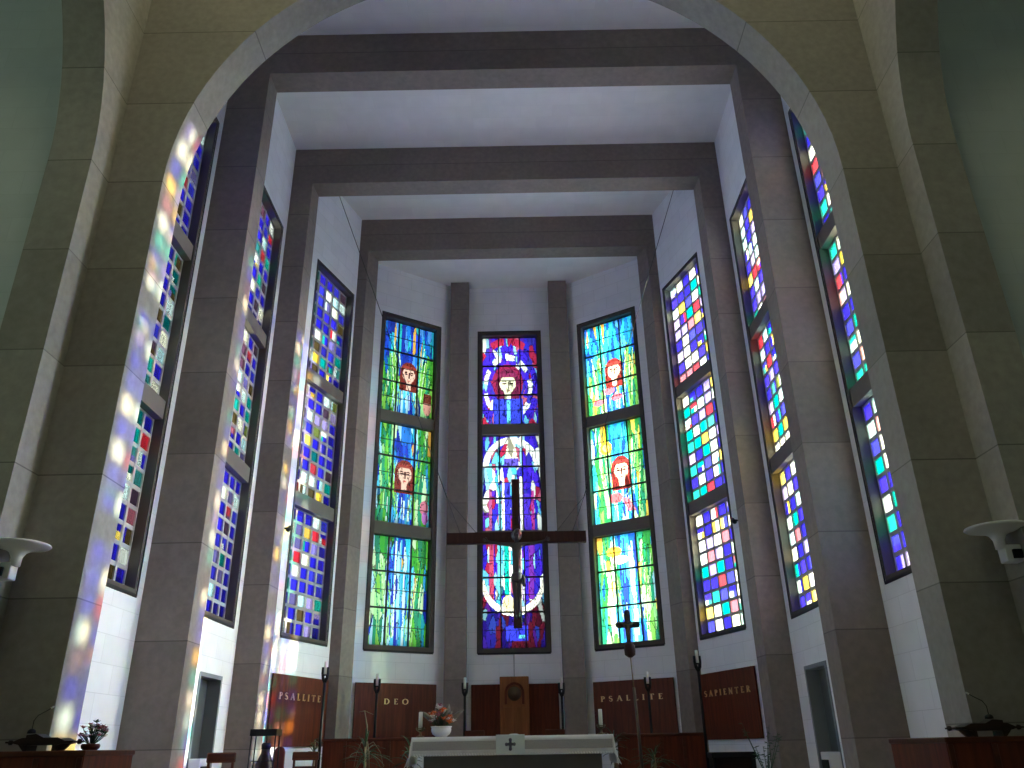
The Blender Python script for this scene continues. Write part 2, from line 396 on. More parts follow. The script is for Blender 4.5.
def paint(which, k):
    """which: 'L','C','R'; k: 0 bottom, 1 middle, 2 top; returns NVxNUx3 transmission, row 0 = top"""
    sd = {'L': 11, 'C': 37, 'R': 71}[which]+k
    U, V, idx, p, gap, rs = shards(sd, 150 if k else 120, 3.8, .9) if which != 'C' else shards(sd, 170, 1.9, 1.0)
    cols = np.zeros((len(p), 3))
    for i, (a, b) in enumerate(p):
        if which in 'LR':
            mid = abs(a-.52) < (.20+.06*math.sin(b*7+sd))
            if k == 2 and not ((a < .44 and b > .22+1.1*abs(a-.36)) or (a > .70 and b > .36)) and b < .68: pal = TOPB
            elif k == 2 and not mid: pal = GRN
            elif mid: pal = BLU
            elif abs(a-.52) > .42 and rs.rand() < .45: pal = BLU
            else: pal = GRN
            c = choose(rs, pal)
            if which == 'R':
                c = c*1.02+np.array((.0, .03, .035))
                if a > .80 and rs.rand() < .12: c = np.array((.75, .62, .10))
            if rs.rand() < .025: c = np.array((.5, .3, .06))
        else:
            c = choose(rs, CEN)
            if k == 0 and b > .66: c = choose(rs, CENB)
            if k in (0, 1) and .2 < a < .62 and b < .62 and rs.rand() < .4: c = choose(rs, [(.12, .5, .7), (.7, .8, .85), (.05, .35, .6)])
        cols[i] = c
    img = cols[idx]
    if which in 'LR':
        # long folds of drapery
        for q in range(9):
            x0 = .27+.055*q+rs.uniform(-.02, .02); w = rs.uniform(.006, .016)
            ln = np.abs(U-x0-.05*(V-.5)*(x0-.5)*4) < w
            lo = .66 if k == 2 else (.70 if k == 1 else .02)
            c = choose(rs, [(.35, .65, .85), (.02, .05, .45), (.08, .45, .75), (.55, .78, .85)])
            img[ln & (V > lo+rs.uniform(0, .08)) & (V < 1-rs.uniform(0, .1))] = c
        for q in range(7):                                       # arched green wings
            x0 = .10+.03*q; c = choose(rs, GRN[3:]); ph = rs.uniform(.2, .45)
            for m_ in (1, -1):
                xx = (.52-m_*(.40-.035*q))
                ln = np.abs(U-(xx+m_*.10*np.sin((V-ph)*2.0))) < .008
                img[ln & (V > ph) & (V < ph+.5)] = c
        hair = (.13, .022, .018) if which == 'L' else (.17, .022, .022); pale = (.62, .42, .36) if which == 'L' else (.85, .62, .55)
        if k == 2: head(img, U, V, .53, .56, .36, pale, hair)
        if k == 1: head(img, U, V, .53, .50, .38, pale, hair)
        if which == 'L' and k == 2:
            img[ell(U, V, .90, .86, .08, .09) < 1] = (.55, .28, .24); img[(np.abs(U-.90) < .08) & (np.abs(V-.77) < .05)] = (.12, .03, .02)
        if which == 'L' and k == 1:
            img[ell(U, V, .90, .80, .08, .07) < 1] = (.50, .16, .25); img[ell(U, V, .92, .90, .06, .06) < 1] = (.4, .15, .5)
        if which == 'R':
            if k == 2:
                for a, b in ((.42, .76), (.55, .84), (.20, .86)): img[ell(U, V, a, b, .10, .035) < 1] = (.62, .12, .20)
            if k == 1:
                img[ell(U, V, .40, .76, .12, .05) < 1] = (.55, .10, .14); img[(np.abs(U-.62-(V-.84)*.9) < .06) & (np.abs(V-.84) < .07)] = (.62, .14, .22)
                rr = ell(U, V, .28, .24, .11, .065); img[rr < 1] = (.85, .50, .04); img[rr < .35] = (.9, .75, .2); img[(np.abs(U-.28) < .035) & (V < .2)] = (.85, .45, .03)
            if k == 0:
                img[ell(U, V, .30, .16, .13, .05) < 1] = (.90, .55, .06); img[ell(U, V, .40, .24, .14, .04) < 1] = (.85, .85, .75)
    else:
        A = 1.62
        if k == 2:
            for rr, c, w in ((.62, (.34, .02, .07), .05), (.50, (.04, .02, .6), .05), (.40, (.70, .82, .88), .035), (.33, (.05, .02, .5), .03)):
                d = np.sqrt(((U-.46)/1.0)**2+((V-.58)*1.15)**2)
                img[(np.abs(d-rr) < w) & (rs.rand(NV, NU)*0+np.sin(np.arctan2(V-.58, U-.46)*9+rr*20) > -.35)] = c
            head(img, U, V, .46, .54, .44, (.60, .64, .50), (.10, .012, .05), (.20, .015, .07))
            img[(np.abs(U-.46) < .26) & (V > .70)] = (.03, .05, .60); img[(np.abs(U-.47) < .03) & (V > .72)] = (.1, .5, .75)
        if k == 1:
            d = np.sqrt(((U-.5)/1.0)**2+((V-.34)*1.5)**2)
            img[(np.abs(d-.44) < .05) & (V < .34)] = (.72, .82, .86)
            for m_ in (1, -1):
                img[(np.abs(U-.5-m_*(V-.06)*.30) < .055) & (V > .03) & (V < .24)] = (.80, .82, .70)
            img[(np.abs(U-.5) < .13) & (V > .24) & (V < .34)] = (.10, .08, .60)
            for x0, w, c in ((.42, .09, (.04, .04, .60)), (.57, .05, (.05, .50, .55)), (.74, .10, (.06, .03, .55)), (.30, .05, (.10, .45, .72)), (.36, .03, (.8, .84, .86)), (.66, .04, (.75, .82, .86)), (.85, .04, (.36, .04, .30)), (.14, .04, (.30, .08, .26))):
                img[(np.abs(U-x0) < w*.6) & (V > .42+.2*rs.rand()) & (V < .99)] = c
        if k == 0:
            for x0, w, c in ((.28, .04, (.12, .5, .7)), (.42, .06, (.75, .82, .84)), (.40, .05, (.0, .38, .36)), (.72, .04, (.04, .02, .6)), (.80, .05, (.16, .03, .40)), (.15, .06, (.34, .05, .12)), (.90, .05, (.03, .02, .5)), (.64, .02, (.7, .7, .8))):
                img[(np.abs(U-x0) < w*.7) & (V < .55)] = c
            d = np.sqrt(((U-.5)/.52)**2+((V-.36)/.34)**2); d2 = np.sqrt(((U-.5)/.47)**2+((V-.32)/.31)**2)
            low = V > .36
            img[low & (d > 1.0) & (V > .36)] = np.where(rs.rand(len(p))[idx][..., None] < .35, np.array((.075, .006, .02)), cols[idx]*.5)[low & (d > 1.0)]
            img[low & (d < 1.0) & (d2 > 1.0)] = (.82, .84, .80)
            img[ell(U, V, .42, .58, .10, .075) < 1] = (.72, .66, .40)
            img[(np.abs(U-.55) < .17) & (np.abs(V-.86) < .07)] = (.03, .04, .62); img[(np.abs(U-.62) < .05) & (np.abs(V-.89) < .018)] = (.1, .55, .75)
    lead = gap < (.008 if which != 'C' else .007)
    img[lead] *= .25
    return np.clip(img, 0.004, .92)
def figure_light(W, w, z0, z1, which, k):
    img = paint(which, k)[::-1, ::(-1 if which == 'R' else 1)]             # row 0 = bottom
    g = MB(); vs = []; fs = []
    for t in (GD, GD+.02):
        for j in range(NV+1):
            for i in range(NU+1): vs.append(W(w*i/NU, t, z0+(z1-z0)*j/NV))
    n1 = NU+1; off = n1*(NV+1)
    g.v = [tuple(v) for v in vs]; g.usecol = True
    for j in range(NV):
        for i in range(NU):
            a = j*n1+i
            g.f.append((a, a+1, a+1+n1, a+n1)); g.sm.append(False); g.mi.append(0); g.col.append(tuple(float(x) for x in img[j, i]))
    c = [off, off+NU, off+n1*NV+NU, off+n1*NV]
    ring = [0, NU, n1*NV+NU, n1*NV]
    g.f.append(tuple(c)[::-1]); g.sm.append(False); g.mi.append(1); g.col.append((1, 1, 1))
    for q in range(4):
        g.f.append((ring[q], c[q], c[(q+1) % 4], ring[(q+1) % 4])); g.sm.append(False); g.mi.append(1); g.col.append((1, 1, 1))
    b = MB()
    def bx(s0, s1, t0, t1, a, e):
        v = [W(s, t, z) for s in (s0, s1) for t in (t0, t1) for z in (a, e)]
        b.add(v, [(0,1,3,2),(4,6,7,5),(0,4,5,1),(2,3,7,6),(0,2,6,4),(1,5,7,3)])
    for f_ in (0, .30, .69, 1): bx(max(0, w*f_-.018), min(w, w*f_+.018), GD-.05, GD-.005, z0, z1)
    for f_ in (0, .335, .665, 1): c_ = z0+(z1-z0)*f_; bx(0, w, GD-.048, GD-.007, max(z0, c_-.022), min(z1, c_+.022))
    for f_ in (.17, .5, .83): c_ = z0+(z1-z0)*f_; bx(0, w, GD-.025, GD-.005, c_-.008, c_+.008)
    return g, b

NWIN = [0]
def window(P0, d, n, s0, s1, style, label, which=None, tr_mat='conc', frame_t=.08):
    NWIN[0] += 1
    t = thing('window_%d' % NWIN[0], label, 'window', kind='structure')
    W = lambda s, tt, z: tuple(P0 + d*(s0+s) + n*tt + Vector((0, 0, z)))
    w = s1-s0
    def bx(mb, a, b_, t0, t1, z0, z1):
        v = [W(s, tt, z) for s in (a, b_) for tt in (t0, t1) for z in (z0, z1)]
        mb.add(v, [(0,1,3,2),(4,6,7,5),(0,4,5,1),(2,3,7,6),(0,2,6,4),(1,5,7,3)])
    f = MB(); e = .07 if style == 'mosaic' else .11
    bx(f, 0, e, .004, .50, ZS, ZT); bx(f, w-e, w, .004, .50, ZS, ZT); bx(f, e, w-e, .004, .50, ZT-e, ZT); bx(f, e, w-e, .004, .50, ZS, ZS+e)
    f.build('surround', M['surround'], t)
    f = MB(); e2 = .022                                    # thin black edging round the opening
    bx(f, -e2, 0, -.012, .02, ZS-e2, ZT+e2); bx(f, w, w+e2, -.012, .02, ZS-e2, ZT+e2); bx(f, 0, w, -.012, .02, ZT, ZT+e2); bx(f, 0, w, -.02, .02, ZS-.05, ZS)
    f.build('edging', M['iron'], t)
    for a, b_ in ((LIGHTS[0][1], LIGHTS[1][0]), (LIGHTS[1][1], LIGHTS[2][0])):
        q = MB(); bx(q, e, w-e, .035, .48, a, b_); q.build('transom', M['transom'], t)
    for k, (a, b_) in enumerate(LIGHTS):
        W2 = lambda s, tt, z: W(s+e, tt, z)
        z0 = a + (e if k == 0 else 0); z1 = b_ - (e if k == 2 else 0)
        if style == 'mosaic':
            g, l = mosaic_light(W2, w-2*e, z0, z1, 5, 9, which); l.build('lattice', M['lead'], t)
        else:
            g, l = figure_light(W2, w-2*e, z0, z1, which, k); l.build('armature', M['iron'], t)
        g.build('glass_panel', [M['glass' if style == 'mosaic' else ('painted_dimmed' if which == 'R' else 'painted_glass')], M['clear']], t)
    # sky portal for the daylight
    ld = bpy.data.lights.new('daylight_portal', 'AREA'); ld.shape = 'RECTANGLE'; ld.size = w; ld.size_y = ZT-ZS
    ld.cycles.is_portal = True
    lo = bpy.data.objects.new('daylight_portal', ld); C.objects.link(lo)
    lo.location = P0 + d*(s0+w/2) + n*.52 + Vector((0, 0, (ZS+ZT)/2))
    lo.rotation_euler = (-n).to_track_quat('-Z', 'Y').to_euler()
    return t

def ang(d): return math.atan2(d[1], d[0])
SIDES = ((-1, 'left'), (1, 'right'))
names_bay = ('first bay behind the arch', 'second bay', 'third bay beside the apse')
for sg, sd in SIDES:
    segs = [((5.854, 10.05), (5.854, 13.5), (10.80, 12.72)), ((5.515, 13.5), (5.515, 17.2), (14.44, 16.36))]
    for k, (a, b, (y0, y1)) in enumerate(segs):
        A = (a[0]*sg, a[1]); B = (b[0]*sg, b[1])
        holes = [(y0-a[1], y1-a[1], ZS, ZT)]
        if k == 1: holes.append((14.90-a[1], 16.06-a[1], FL, 2.92))
        mat = blockwall('white painted blockwork %s' % sd + str(k), (.85, .86, .89), PI/2)
        r = wall('wall_%s' % sd, A, B, .55, 0, TOPW, holes, mat, sg, 'white blockwork chancel wall on the %s, %s' % (sd, names_bay[k]))
        window(*r, y0-a[1], y1-a[1], 'mosaic', 'tall window of small coloured panes in the %s wall, %s' % (sd, ('nearest the arch', 'second from the arch')[k]), sd)
    A = (5.17*sg, 17.2); B = (4.17*sg, 20.3)
    dd = Vector((B[0]-A[0], B[1]-A[1])).normalized()
    s0 = (17.80-17.2)/dd.y; s1 = s0+1.92
    r3 = wall('wall_%s' % sd, A, B, .55, 0, TOPW, [(s0, s1, ZS, ZT)], blockwall('white painted blockwork third %s' % sd, (.85, .86, .89), ang(dd)), sg, 'white blockwork wall on the %s bearing an inscribed panel, beside the apse' % sd)
    window(*r3, s0, s1, 'mosaic', 'tall window of small coloured panes in the %s wall, third from the arch' % sd, sd)
    A = (4.14*sg, 20.3); B = (1.58*sg, 22.0)
    dd = Vector((B[0]-A[0], B[1]-A[1])).normalized()
    s0 = (Vector((3.7*sg, 20.6))-Vector(A)).length; s1 = s0+1.92
    rd = wall('wall_%s' % sd, A, B, .55, 0, TOPW, [(s0, s1, ZS, ZT)], blockwall('white painted apse blockwork %s' % sd, (.85, .86, .89), ang(dd)), sg, 'slanting white apse wall on the %s' % sd)
    if sg < 0: window(*rd, s0, s1, 'figure', 'green and blue stained glass window with two haloed heads, left of the apse', 'L')
    else: window(*rd, s0, s1, 'figure', 'bright green and blue stained glass window with two heads, right of the apse', 'R')
    if sg < 0: W3L, WDL = r3, rd
    else: W3R, WDR = r3, rd
rc = wall('wall_back', (-1.58, 22.0), (1.58, 22.0), .55, 0, TOPW, [(1.58-.955, 1.58+.955, ZS, ZT)], M['white_x'], -1, 'narrow white wall at the centre of the apse')
window(*rc, 1.58-.955, 1.58+.955, 'figure', 'blue and red stained glass window behind the hanging cross', 'C')

# ---- concrete frames, pilasters, arch
def frame(Y0, Y1, xi0, xi1, xo, label):
    m = MB(); z0 = FL
    def ring(y, xi): return [(-xo, y, z0), (-xo, y, CEIL), (xo, y, CEIL), (xo, y, z0), (xi, y, z0), (xi, y, SOF), (-xi, y, SOF), (-xi, y, z0)]
    vs = ring(Y0, xi0)+ring(Y1, xi1)
    fs = []
    for o in (0, 8):
        fs += [(o+0, o+1, o+6, o+7), (o+1, o+2, o+5, o+6), (o+2, o+3, o+4, o+5)]
    for i in range(8): j = (i+1) % 8; fs.append((i, j, j+8, i+8))
    m.add(vs, fs)
    return tag(m.build('portal_frame', M['conc']), label, 'portal frame', kind='structure')
frame(12.944, 13.5, 5.03, 5.035, 5.854, 'first concrete portal frame behind the round arch')
frame(16.65, 17.2, 4.987, 4.952, 5.515, 'second concrete portal frame, middle of the three')
frame(19.77, 20.3, 4.08, 3.87, 4.345, 'innermost concrete portal frame before the apse')
for sg, sd in SIDES:
    m = MB(); x0, x1 = sorted((1.242*sg, 1.80*sg))
    m.box(x0, x1, 21.6, 21.98, FL, SOF)
    tag(m.build('pilaster', M['conc']), 'slim concrete pilaster %s of the central apse window' % sd, 'pilaster', kind='structure')
def arch_plate(c, Rr, z0, half0, half1, ztop, zbot, t0, t1, f, name, mat, label, n=48):
    """plate with a round-headed opening; a = along, z = up, t = thickness; f maps (a,t,z)"""
    m = MB(); pts = [(c-Rr, zbot)] + [(c-Rr*math.cos(PI*i/n), z0+Rr*math.sin(PI*i/n)) for i in range(n+1)] + [(c+Rr, zbot)]
    top = [(half0, zbot)] + [(half0 + (half1-half0)*i/n if 0 < i < n else (half0 if i == 0 else half1), ztop) for i in range(n+1)] + [(half1, zbot)]
    k = len(pts); vs = []
    for t in (t0, t1):
        vs += [f(a, t, z) for a, z in pts] + [f(a, t, z) for a, z in top]
    fs = []
    for i in range(k-1):
        fs.append((i, i+1, k+i+1, k+i)); o = 2*k; fs.append((o+i, o+k+i, o+k+i+1, o+i+1))
        fs.append((i, o+i, o+i+1, i+1)); fs.append((k+i, k+i+1, o+k+i+1, o+k+i))
    fs.append((0, k, 3*k, 2*k)); fs.append((k-1, 3*k-1, 4*k-1, 2*k-1))
    m.add(vs, fs)
    o = m.build(name, mat)
    me = o.data                                   # smooth only the curved soffit
    for p in me.polygons:
        zc = sum(me.vertices[i].co.z for i in p.vertices)/len(p.vertices)
    return tag(o, label, 'arch', kind='structure')
arch_plate(0, 5.0, 9.25, -6.42, 6.42, 17.0, 0, 9.45, 10.05, lambda a, t, z: (a, t, z), 'chancel_arch', M['conc_arch'], 'great round-headed concrete arch framing the chancel')
for sg, sd in SIDES:
    arch_plate(3.95, 5.0, 9.25, -9.0, 9.45, 17.0, 0, 5.80*sg, 6.42*sg, lambda a, t, z: (t, a, z), 'side_arch', M['conc_arch'], 'round side arch and jamb before the chancel arch on the %s' % sd)
    # transept beyond the side arch
    m = MB(); x0, x1 = sorted((6.42*sg, 14.6*sg))
    o = m.box(x0, x1, 9.10, 9.40, 0, 16.5).build('wall_transept_%s' % sd, M['plaster']); tag(o, 'pale painted transept wall seen at the %s edge' % sd, 'wall', kind='structure')
    o = MB().box(x0, x1, -1.6, -1.3, 0, 16.5).build('wall_transept_near_%s' % sd, M['plaster']); tag(o, 'near transept wall on the %s' % sd, 'wall', kind='structure')
    hole = [(2.0, 8.6, 4.0, 12.5)]
    r = wall('wall_transept_end_%s' % sd, (14.1*sg, -1.3), (14.1*sg, 9.1), .5, 0, 16.5, hole, M['plaster'], sg, 'transept end wall on the %s with an added window' % sd)
    NWIN[0] += 1
    t = thing('window_%d' % NWIN[0], 'added unseen frosted transept window on the %s' % sd, 'window', kind='structure')  # out of view; added to bring side light into the crossing
    x0, x1 = sorted((14.40*sg, 14.42*sg))
    MB().box(x0, x1, .7, 7.3, 4.0, 12.5).build('added_pane', frosted('added frosted glass %s' % sd, (.09, .105, .105) if sg > 0 else (.36, .41, .38), .85), t)
    m = MB()
    for q in range(5): y = .7+6.6*q/4; m.box(min(14.34*sg, 14.39*sg), max(14.34*sg, 14.39*sg), y-.04 if 0 < q < 4 else y-.0 if q == 0 else y-.08, y+.04 if 0 < q < 4 else y+.08 if q == 0 else y, 4.0, 12.5)
    m.build('mullions', M['iron'], t)
    ld = bpy.data.lights.new('daylight_portal', 'AREA'); ld.shape = 'RECTANGLE'; ld.size = 6.6; ld.size_y = 8.5; ld.cycles.is_portal = True
    lo = bpy.data.objects.new('daylight_portal', ld); C.objects.link(lo); lo.location = (14.65*sg, 4.0, 8.25)
    lo.rotation_euler = Vector((-sg, 0, 0)).to_track_quat('-Z', 'Y').to_euler()
    # nave wall behind the viewer
    x0, x1 = sorted((5.80*sg, 6.42*sg))
    o = MB().box(x0, x1, -22, -9.0, 0, 17).build('wall_nave_%s' % sd, M['plaster']); tag(o, 'nave wall behind the viewer on the %s' % sd, 'wall', kind='structure')
r = wall('wall_west', (-5.8, -22), (5.8, -22), .5, 0, 17, [(1.3, 10.3, 2.0, 15.0)], M['plaster'], 1, 'west wall of the nave behind the viewer')
NWIN[0] += 1
t = thing('window_%d' % NWIN[0], 'added west window, unseen behind the viewer', 'window', kind='structure')  # added as a dim light source from the nave, never seen
MB().box(-4.5, 4.5, -22.30, -22.28, 2, 15).build('added_pane', frosted('added west glass', (.15, .15, .13), .5), t)
ld = bpy.data.lights.new('daylight_portal', 'AREA'); ld.shape = 'RECTANGLE'; ld.size = 9; ld.size_y = 13; ld.cycles.is_portal = True
lo = bpy.data.objects.new('daylight_portal', ld); C.objects.link(lo); lo.location = (0, -22.52, 8.5)
lo.rotation_euler = Vector((0, 1, 0)).to_track_quat('-Z', 'Z').to_euler()
# ceilings, floors
def slab(name, x0, x1, y0, y1, z0, z1, mat, label, cat): return tag(MB().box(x0, x1, y0, y1, z0, z1).build(name, mat), label, cat, kind='structure')
slab('ceiling', -6.4, 6.4, 10.05, 19.77, CEIL, 16.5, M['ceil'], 'white panelled chancel ceiling between the beams', 'ceiling')
slab('ceiling_apse', -4.35, 4.35, 20.3, 22.6, SOF, 16.5, M['ceil'], 'pale apse ceiling above the central windows', 'ceiling')
slab('ceiling_apse_link', -4.6, 4.6, 19.77, 20.3, CEIL, 16.5, M['ceil'], 'ceiling strip above the innermost frame', 'ceiling')
slab('ceiling_nave', -6.42, 6.42, -22, 2.5, 17.0, 17.3, M['plaster'], 'nave ceiling over the crossing', 'ceiling')
for sg in (-1, 1): slab('ceiling_nave', min(2.6*sg, 6.42*sg), max(2.6*sg, 6.42*sg), 2.5, 9.45, 17.0, 17.3, M['plaster'], 'nave ceiling beside the added rooflight on the %s' % ('left' if sg < 0 else 'right'), 'ceiling')
slab('ceiling_nave', -2.6, 2.6, 8.0, 9.45, 17.0, 17.3, M['plaster'], 'nave ceiling strip next to the chancel arch', 'ceiling')
NWIN[0] += 1
t = thing('window_%d' % NWIN[0], 'added unseen rooflight over the crossing', 'window', kind='structure')  # unseen opening added to brighten the upper part of the arch front
MB().box(-2.6, 2.6, 2.5, 8.0, 17.1, 17.12).build('added_pane', frosted('added rooflight glass', (.68, .675, .63), .5), t)
ld = bpy.data.lights.new('daylight_portal', 'AREA'); ld.shape = 'RECTANGLE'; ld.size = 5.2; ld.size_y = 5.5; ld.cycles.is_portal = True
lo = bpy.data.objects.new('daylight_portal', ld); C.objects.link(lo); lo.location = (0, 5.25, 17.35)
for sg, sd in SIDES:
    x0, x1 = sorted((6.42*sg, 14.6*sg)); slab('ceiling_transept_%s' % sd, x0, x1, -1.6, 9.4, 15.2, 15.5, M['plaster'], 'transept ceiling on the %s' % sd, 'ceiling')
slab('floor', -14.6, 14.6, -22, 10.3, -.3, 0, M['floor'], 'pale nave floor', 'floor')
slab('floor_sanctuary', -6.4, 6.4, 10.3, 22.6, -.3, FL, M['floor'], 'raised sanctuary floor', 'floor')
for k in range(4): slab('floor_step_%d' % k, -5.0, 5.0, 9.0+k*.325, 10.3, 0 if k == 0 else .15*k, .15*(k+1), M['floor'], 'sanctuary step %d below the chancel arch' % (k+1), 'step')

# doors
for sg, sd in SIDES:
    t = thing('door_%d' % (1 if sg < 0 else 2), 'dark grey recessed door in the white wall on the %s' % sd, 'door', (5.515*sg, 15.48, FL), 0, kind='structure')
    m = MB(); h = 2.92-FL; b = lambda a0, a1, t0, t1, z0, z1: m.box(min(t0*sg, t1*sg), max(t0*sg, t1*sg), a0, a1, z0, z1)
    b(-.58, -.51, -.02, .55, 0, h); b(.51, .58, -.02, .55, 0, h); b(-.51, .51, -.02, .55, h-.07, h); m.build('door_frame', M['doorframe'], t)
    m = MB(); b(-.51, .51, .22, .27, 0, h-.07); m.build('door_leaf', M['doorgrey'], t)
    m = MB(); m.tube([(.22*sg, -.42, 1.0), (.15*sg, -.42, 1.0), (.15*sg, -.32, 1.0)], .012); m.build('door_handle', M['brass'], t)

# ------------------------------------------------------------------ inscription panels
LW = 1.28
def letter(m, ch, x, h, F):
    """roman capital as thick and thin strokes; returns advance. F(x,z) -> corner position, extruded by F2"""
    T, t = .17*h, .085*h
    def bar(pts, w):
        pts = [Vector(p) for p in pts]
        L_ = []; Rr = []
        for i, p_ in enumerate(pts):
            d = (pts[min(i+1, len(pts)-1)]-pts[max(0, i-1)]).normalized(); nrm = Vector((-d.y, d.x))
            ww = (w[i] if isinstance(w, list) else w)*1.25
            L_.append(p_+nrm*ww/2); Rr.append(p_-nrm*ww/2)
        for i in range(len(pts)-1):
            q = [L_[i], L_[i+1], Rr[i+1], Rr[i]]
            vs = [F(x+a.x*h*LW, a.y*h, 0) for a in q]+[F(x+a.x*h*LW, a.y*h, .014) for a in q]
            m.add(vs, [(0,1,2,3),(7,6,5,4),(0,4,5,1),(1,5,6,2),(2,6,7,3),(3,7,4,0)])
    V = lambda a, b: (a, b)
    Tn, tn = .17, .08
    ser = lambda cx, y, w=.34: bar([V(cx-w/2, y), V(cx+w/2, y)], .05)
    arc = lambda cx, cy, rx, ry, a0, a1, n=10: [V(cx+rx*math.cos(math.radians(a0+(a1-a0)*i/n)), cy+ry*math.sin(math.radians(a0+(a1-a0)*i/n))) for i in range(n+1)]
    if ch == 'P': bar([V(.15, 0), V(.15, 1)], Tn); ser(.15, .02); bar([V(.02, .97), V(.3, .97)], .06); bar(arc(.28, .73, .28, .25, 90, -90), [.06,.07,.1,.13,.15,.16,.15,.13,.1,.07,.06]); return .72
    if ch == 'D': bar([V(.15, 0), V(.15, 1)], Tn); bar([V(.02, .97), V(.35, .97)], .06); bar([V(.02, .03), V(.35, .03)], .06); bar(arc(.33, .5, .45, .48, 90, -90), [.06,.08,.1,.13,.16,.17,.16,.13,.1,.08,.06]); return .95
    if ch == 'O': bar(arc(.48, .5, .42, .48, 0, 360, 20), [.16 if abs(math.cos(2*PI*i/20)) > .7 else .09 for i in range(21)]); return 1.05
    if ch == 'S': bar(arc(.28, .74, .22, .23, 20, 230, 8)+arc(.28, .26, .24, .24, 70, -160, 8), [.06,.07,.08,.09,.1,.11,.13,.15,.16,.16,.15,.13,.11,.1,.09,.08,.07,.06]); return .66
    if ch == 'A': bar([V(.08, 0), V(.42, 1)], tn); bar([V(.42, 1), V(.78, 0)], Tn); bar([V(.22, .35), V(.62, .35)], .06); ser(.08, .02, .26); ser(.78, .02, .3); return .92
    if ch == 'L': bar([V(.15, 0), V(.15, 1)], Tn); ser(.15, .98); bar([V(.02, .03), V(.55, .03)], .06); bar([V(.55, .0), V(.58, .2)], .05); return .66
    if ch == 'I': bar([V(.15, 0), V(.15, 1)], Tn); ser(.15, .98); ser(.15, .02); return .40
    if ch == 'T': bar([V(.38, 0), V(.38, 1)], Tn); bar([V(0, .97), V(.76, .97)], .06); ser(.38, .02); bar([V(.0, 1.0), V(.0, .8)], .05); bar([V(.76, 1.0), V(.76, .8)], .05); return .86
    if ch == 'E': bar([V(.15, 0), V(.15, 1)], Tn); bar([V(.02, .97), V(.55, .97)], .06); bar([V(.15, .52), V(.48, .52)], .06); bar([V(.02, .03), V(.58, .03)], .06); bar([V(.55, 1), V(.55, .82)], .05); bar([V(.58, 0), V(.58, .2)], .05); return .70
    if ch == 'N': bar([V(.12, 0), V(.12, 1)], tn); bar([V(.08, 1), V(.78, 0)], Tn); bar([V(.76, 0), V(.76, 1)], tn); ser(.12, .02, .26); ser(.76, .98, .26); return .98
    if ch == 'R': bar([V(.15, 0), V(.15, 1)], Tn); ser(.15, .02); bar([V(.02, .97), V(.3, .97)], .06); bar(arc(.28, .74, .26, .24, 90, -90), [.06,.07,.1,.13,.15,.16,.15,.13,.1,.07,.06]); bar([V(.32, .5), V(.75, 0)], .14); return .82
    return .5
ADV = dict(P=.72, D=.95, O=1.05, S=.66, A=.92, L=.66, I=.40, T=.86, E=.70, N=.98, R=.82)
def panel(fr, s0, s1, z0, z1, text, tz, th, tspan, label, flip):
    P0, d, n = fr
    t = thing('inscription_panel' if text else 'wood_panel', label, 'panel', tuple(P0 + d*(s0+s1)/2 + Vector((0, 0, z0))))
    org = P0 + d*(s0+s1)/2 + Vector((0, 0, z0))
    def bxm(mb, a, b, t0, t1, c, e):
        v = [tuple(P0 + d*s + n*tt + Vector((0, 0, z)) - org) for s in (a, b) for tt in (t0, t1) for z in (c, e)]
        mb.add(v, [(0,1,3,2),(4,6,7,5),(0,4,5,1),(2,3,7,6),(0,2,6,4),(1,5,7,3)])
    q = MB(); bxm(q, s0, s1, -.06, -.02, z0, z1); q.build('board', M['mahog'], t)
    if text:
        wsum = sum(ADV[c] for c in text)*LW; gap = (abs(tspan[1]-tspan[0])/th-wsum)/max(1, len(text)-1)
        sgn = -1 if flip else 1; sst = tspan[0]
        x = 0
        F = lambda a, z, e: tuple(P0 + d*(sst+sgn*a) + n*(-.061-e) + Vector((0, 0, tz+z)) - org)
        for ch in text:
            q = MB(); x += (letter(q, ch, x, th, F)*LW+gap)*th; q.build('letter', M['gilt'], t)
    return t
panel(W3L, .45, 2.66, 1.70, 3.10, 'PSALLITE', 2.61, .135, (.70, 2.35), 'brown wooden panel lettered PSALLITE in coloured sunlight, left wall', False)
panel(W3R, .45, 2.66, 1.70, 3.08, 'SAPIENTER', 2.59, .125, (2.52, .66), 'brown wooden panel lettered SAPIENTER on the right wall', True)
panel(WDL, .36, 2.55, 1.70, 3.10, 'DEO', 2.62, .125, (1.12, 1.78), 'dark wooden panel lettered DEO under the left apse window', False)
panel(WDR, .36, 2.55, 1.70, 3.09, 'PSALLITE', 2.62, .125, (2.34, .66), 'dark wooden panel lettered PSALLITE behind the processional cross', True)
panel(rc, 1.58-1.12, 1.58+1.12, 1.70, 3.10, None, 0, 0, None, 'plain dark wooden panel behind the tabernacle cabinet', False)

# tabernacle cabinet with arched recess
t = thing('tabernacle_cabinet', 'tall brown wooden cabinet with arched recess at the apse centre', 'cabinet', (-.01, 21.62, FL))
cab_h = 3.26-FL
m = MB(); m.bbox(-.37, .37, 0, .30, 0, cab_h, .012); m.build('body', M['oak'], t)
m = MB()
pts = [(-.25, 1.85)] + [(-.25*math.cos(PI*i/16), 2.12+.25*math.sin(PI*i/16)) for i in range(17)] + [(.25, 1.85)]
inn = [(-.19, 1.85)] + [(-.19*math.cos(PI*i/16), 2.12+.19*math.sin(PI*i/16)) for i in range(17)] + [(.19, 1.85)]
for i in range(len(pts)-1):
    q = [pts[i], pts[i+1], inn[i+1], inn[i]]; vs = [(a, -.03, b) for a, b in q]+[(a, .0, b) for a, b in q]
    m.add(vs, [(0,1,2,3),(7,6,5,4),(0,4,5,1),(1,5,6,2),(2,6,7,3),(3,7,4,0)])
